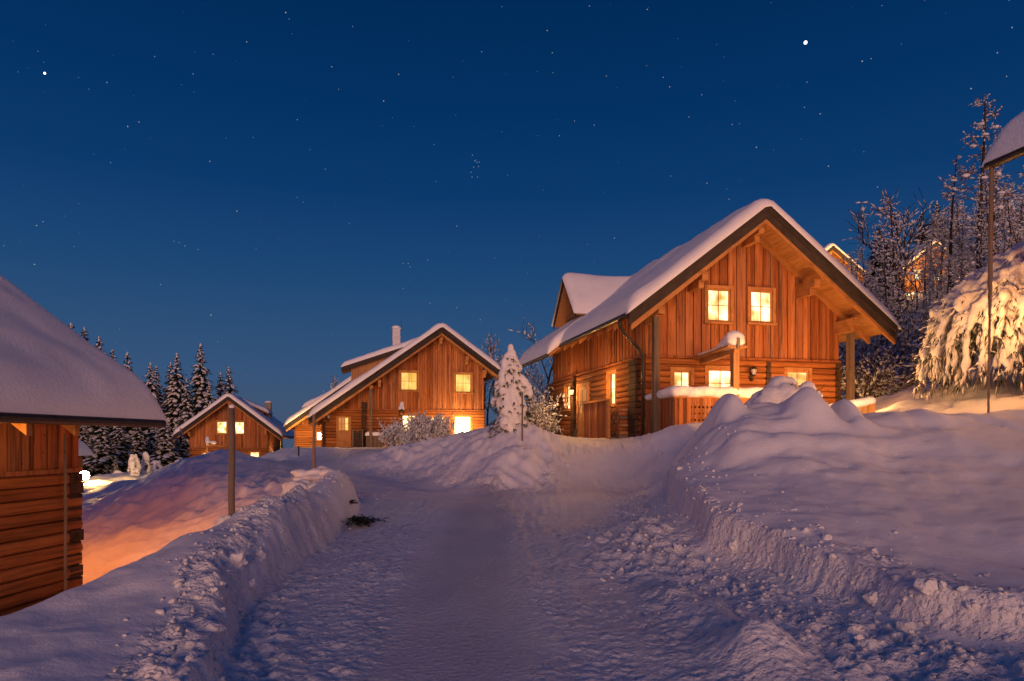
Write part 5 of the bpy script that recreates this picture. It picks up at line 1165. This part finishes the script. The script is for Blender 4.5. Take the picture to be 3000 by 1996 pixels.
mx = t.nodes.new('ShaderNodeMix'); mx.data_type = 'RGBA'; t.links.new(mr.outputs[0], mx.inputs[0]); t.links.new(cr.outputs[0], mx.inputs[6]); t.links.new(cr2.outputs[0], mx.inputs[7]); t.links.new(mx.outputs[2], bg.inputs[0])
stops = [(0., (66, 82, 108)), (.045, (64, 85, 115)), (.10, (54, 84, 122)), (.155, (44, 79, 120)), (.238, (28, 70, 116)), (.33, (13, 58, 108)), (.43, (4, 50, 99)), (.54, (1, 43, 88)), (1., (0, 30, 70))]
e = cr.color_ramp.elements
while len(e) < len(stops): e.new(.5)
for el, (p, c) in zip(e, stops): el.position = p; el.color = srgb(*c)
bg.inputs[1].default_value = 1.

sl = bpy.data.lights.new('sun', 'SUN'); sl.energy = SUN_E; sl.angle = math.radians(24); sl.color = (1., .49, .28)
so = bpy.data.objects.new('sun', sl); COL.objects.link(so)
el_, az = math.radians(SUN_EL), math.radians(SUN_AZ)   # comes from behind the camera
dirv = Vector((math.sin(az) * math.cos(el_), math.cos(az) * math.cos(el_), -math.sin(el_)))
so.rotation_euler = dirv.to_track_quat('-Z', 'Y').to_euler(); so.location = (0, -30, 20)

R_ = 3000.
def star_dir(px, py): return Vector(((px - CX) / FOC, 1., (HOR - py) / FOC)).normalized()
def star_mesh(mb, d, size):
    c = d * R_ + Vector((0, 0, CAM)); s = size * R_ / 2000.
    a = d.orthogonal().normalized(); b = d.cross(a)
    vs = [c + a * s, c + b * s, c - a * s, c - b * s, c + d * s, c - d * s]
    mb.add(vs, [(0, 1, 4), (1, 2, 4), (2, 3, 4), (3, 0, 4), (1, 0, 5), (2, 1, 5), (3, 2, 5), (0, 3, 5)])
q = random.Random(11); mb = MB()
known = [(313,242,2.2),(246,37,0),(837,37,2.6),(723,123,2.),(374,371,2.6),(407,358,2.2),(566,217,2.),(453,166,1.8),(1124,296,2.4),(972,196,2.),(1168,218,2.),(694,619,2.6),(618,923,2.6),(101,775,2.4),(107,661,2.2),(126,650,1.8),(1338,663,2.2),(324,477,1.8),(615,473,2.1),(1260,889,1.8),(1338,902,1.8),(1407,937,2.),(470,834,1.8),(871,351,1.8),(953,496,1.8),(1033,78,1.8),(1411,152,2.),(542,721,1.9),(580,731,1.8),(510,707,1.6),(525,711,1.6),(532,248,1.),(1196,772,2.),(1181,772,1.7),(1201,782,1.7),(1253,762,1.7),
 (1741,367,2.2),(1639,398,2.),(1777,223,1.9),(1741,367,2.),(1683,355,1.9),(2403,334,2.2),(2216,432,2.4),(2526,180,2.6),(2552,172,1.8),(2845,260,2.6),(2922,155,2.2),(2949,224,1.8),(2965,81,2.2),(2145,365,2.),(2427,487,2.2),(2364,241,1.8),(2357,315,1.8),(2056,278,1.9),(2018,343,1.8),(1962,255,2.),(1943,227,1.9),(1896,28,2.),(1727,18,1.9),(1603,90,2.1),(1618,155,2.),(1800,698,2.2),(1965,516,1.9),(2071,537,2.1),(2136,584,1.9),(2571,548,2.)]
for cl in ((1390,472),(1397,476),(1388,490),(1402,488),(1380,505),(1404,475),(1394,470),(1399,519),(1383,519),(1384,455)): known.append((cl[0], cl[1], 2.))
for (x, y, s) in known:
    if s: star_mesh(mb, star_dir(x, y), s * .66)
for i in range(420):
    x = q.uniform(-900, 3900); y = q.uniform(-500, 1150); star_mesh(mb, star_dir(x, y), .4 + .6 * q.random() ** 2)
o = mb.build('stars', 'star'); tag(o, 'faint stars over the whole deep blue sky', None, None, 'structure')
for (x, y, s, lab) in ((2360, 125, 3.9, 'brilliant white star high above the big chalet on the right'), (131, 215, 2.4, 'bright warm star high in the upper left of the sky')):
    mb = MB(); c = star_dir(x, y) * R_ + Vector((0, 0, CAM)); mb.blob(c, s * R_ / 2000., 1, 12, 8, 0.)
    tag(mb.build('bright_star', 'starb', None, True), lab, 'star', 'brightest stars in the sky')

cam = bpy.data.cameras.new('camera'); co = bpy.data.objects.new('camera', cam); COL.objects.link(co)
co.location = (0, 0, CAM); co.rotation_euler = (math.radians(90), 0, 0)
cam.sensor_width = 36.; cam.lens = 24.; cam.shift_y = (HOR - 998.) / 3000.; cam.clip_start = .05; cam.clip_end = 9000.
S.camera = co
S.render.engine = 'CYCLES'
c = S.cycles; c.use_denoising = True; c.max_bounces = 5; c.diffuse_bounces = 3; c.glossy_bounces = 2; c.sample_clamp_indirect = 2.5; c.use_adaptive_sampling = True; c.adaptive_threshold = .015
try: c.denoiser = 'OPENIMAGEDENOISE'
except Exception: pass
S.view_settings.view_transform = 'Standard'; S.view_settings.look = 'None'; S.view_settings.exposure = 0.; S.view_settings.gamma = 1.
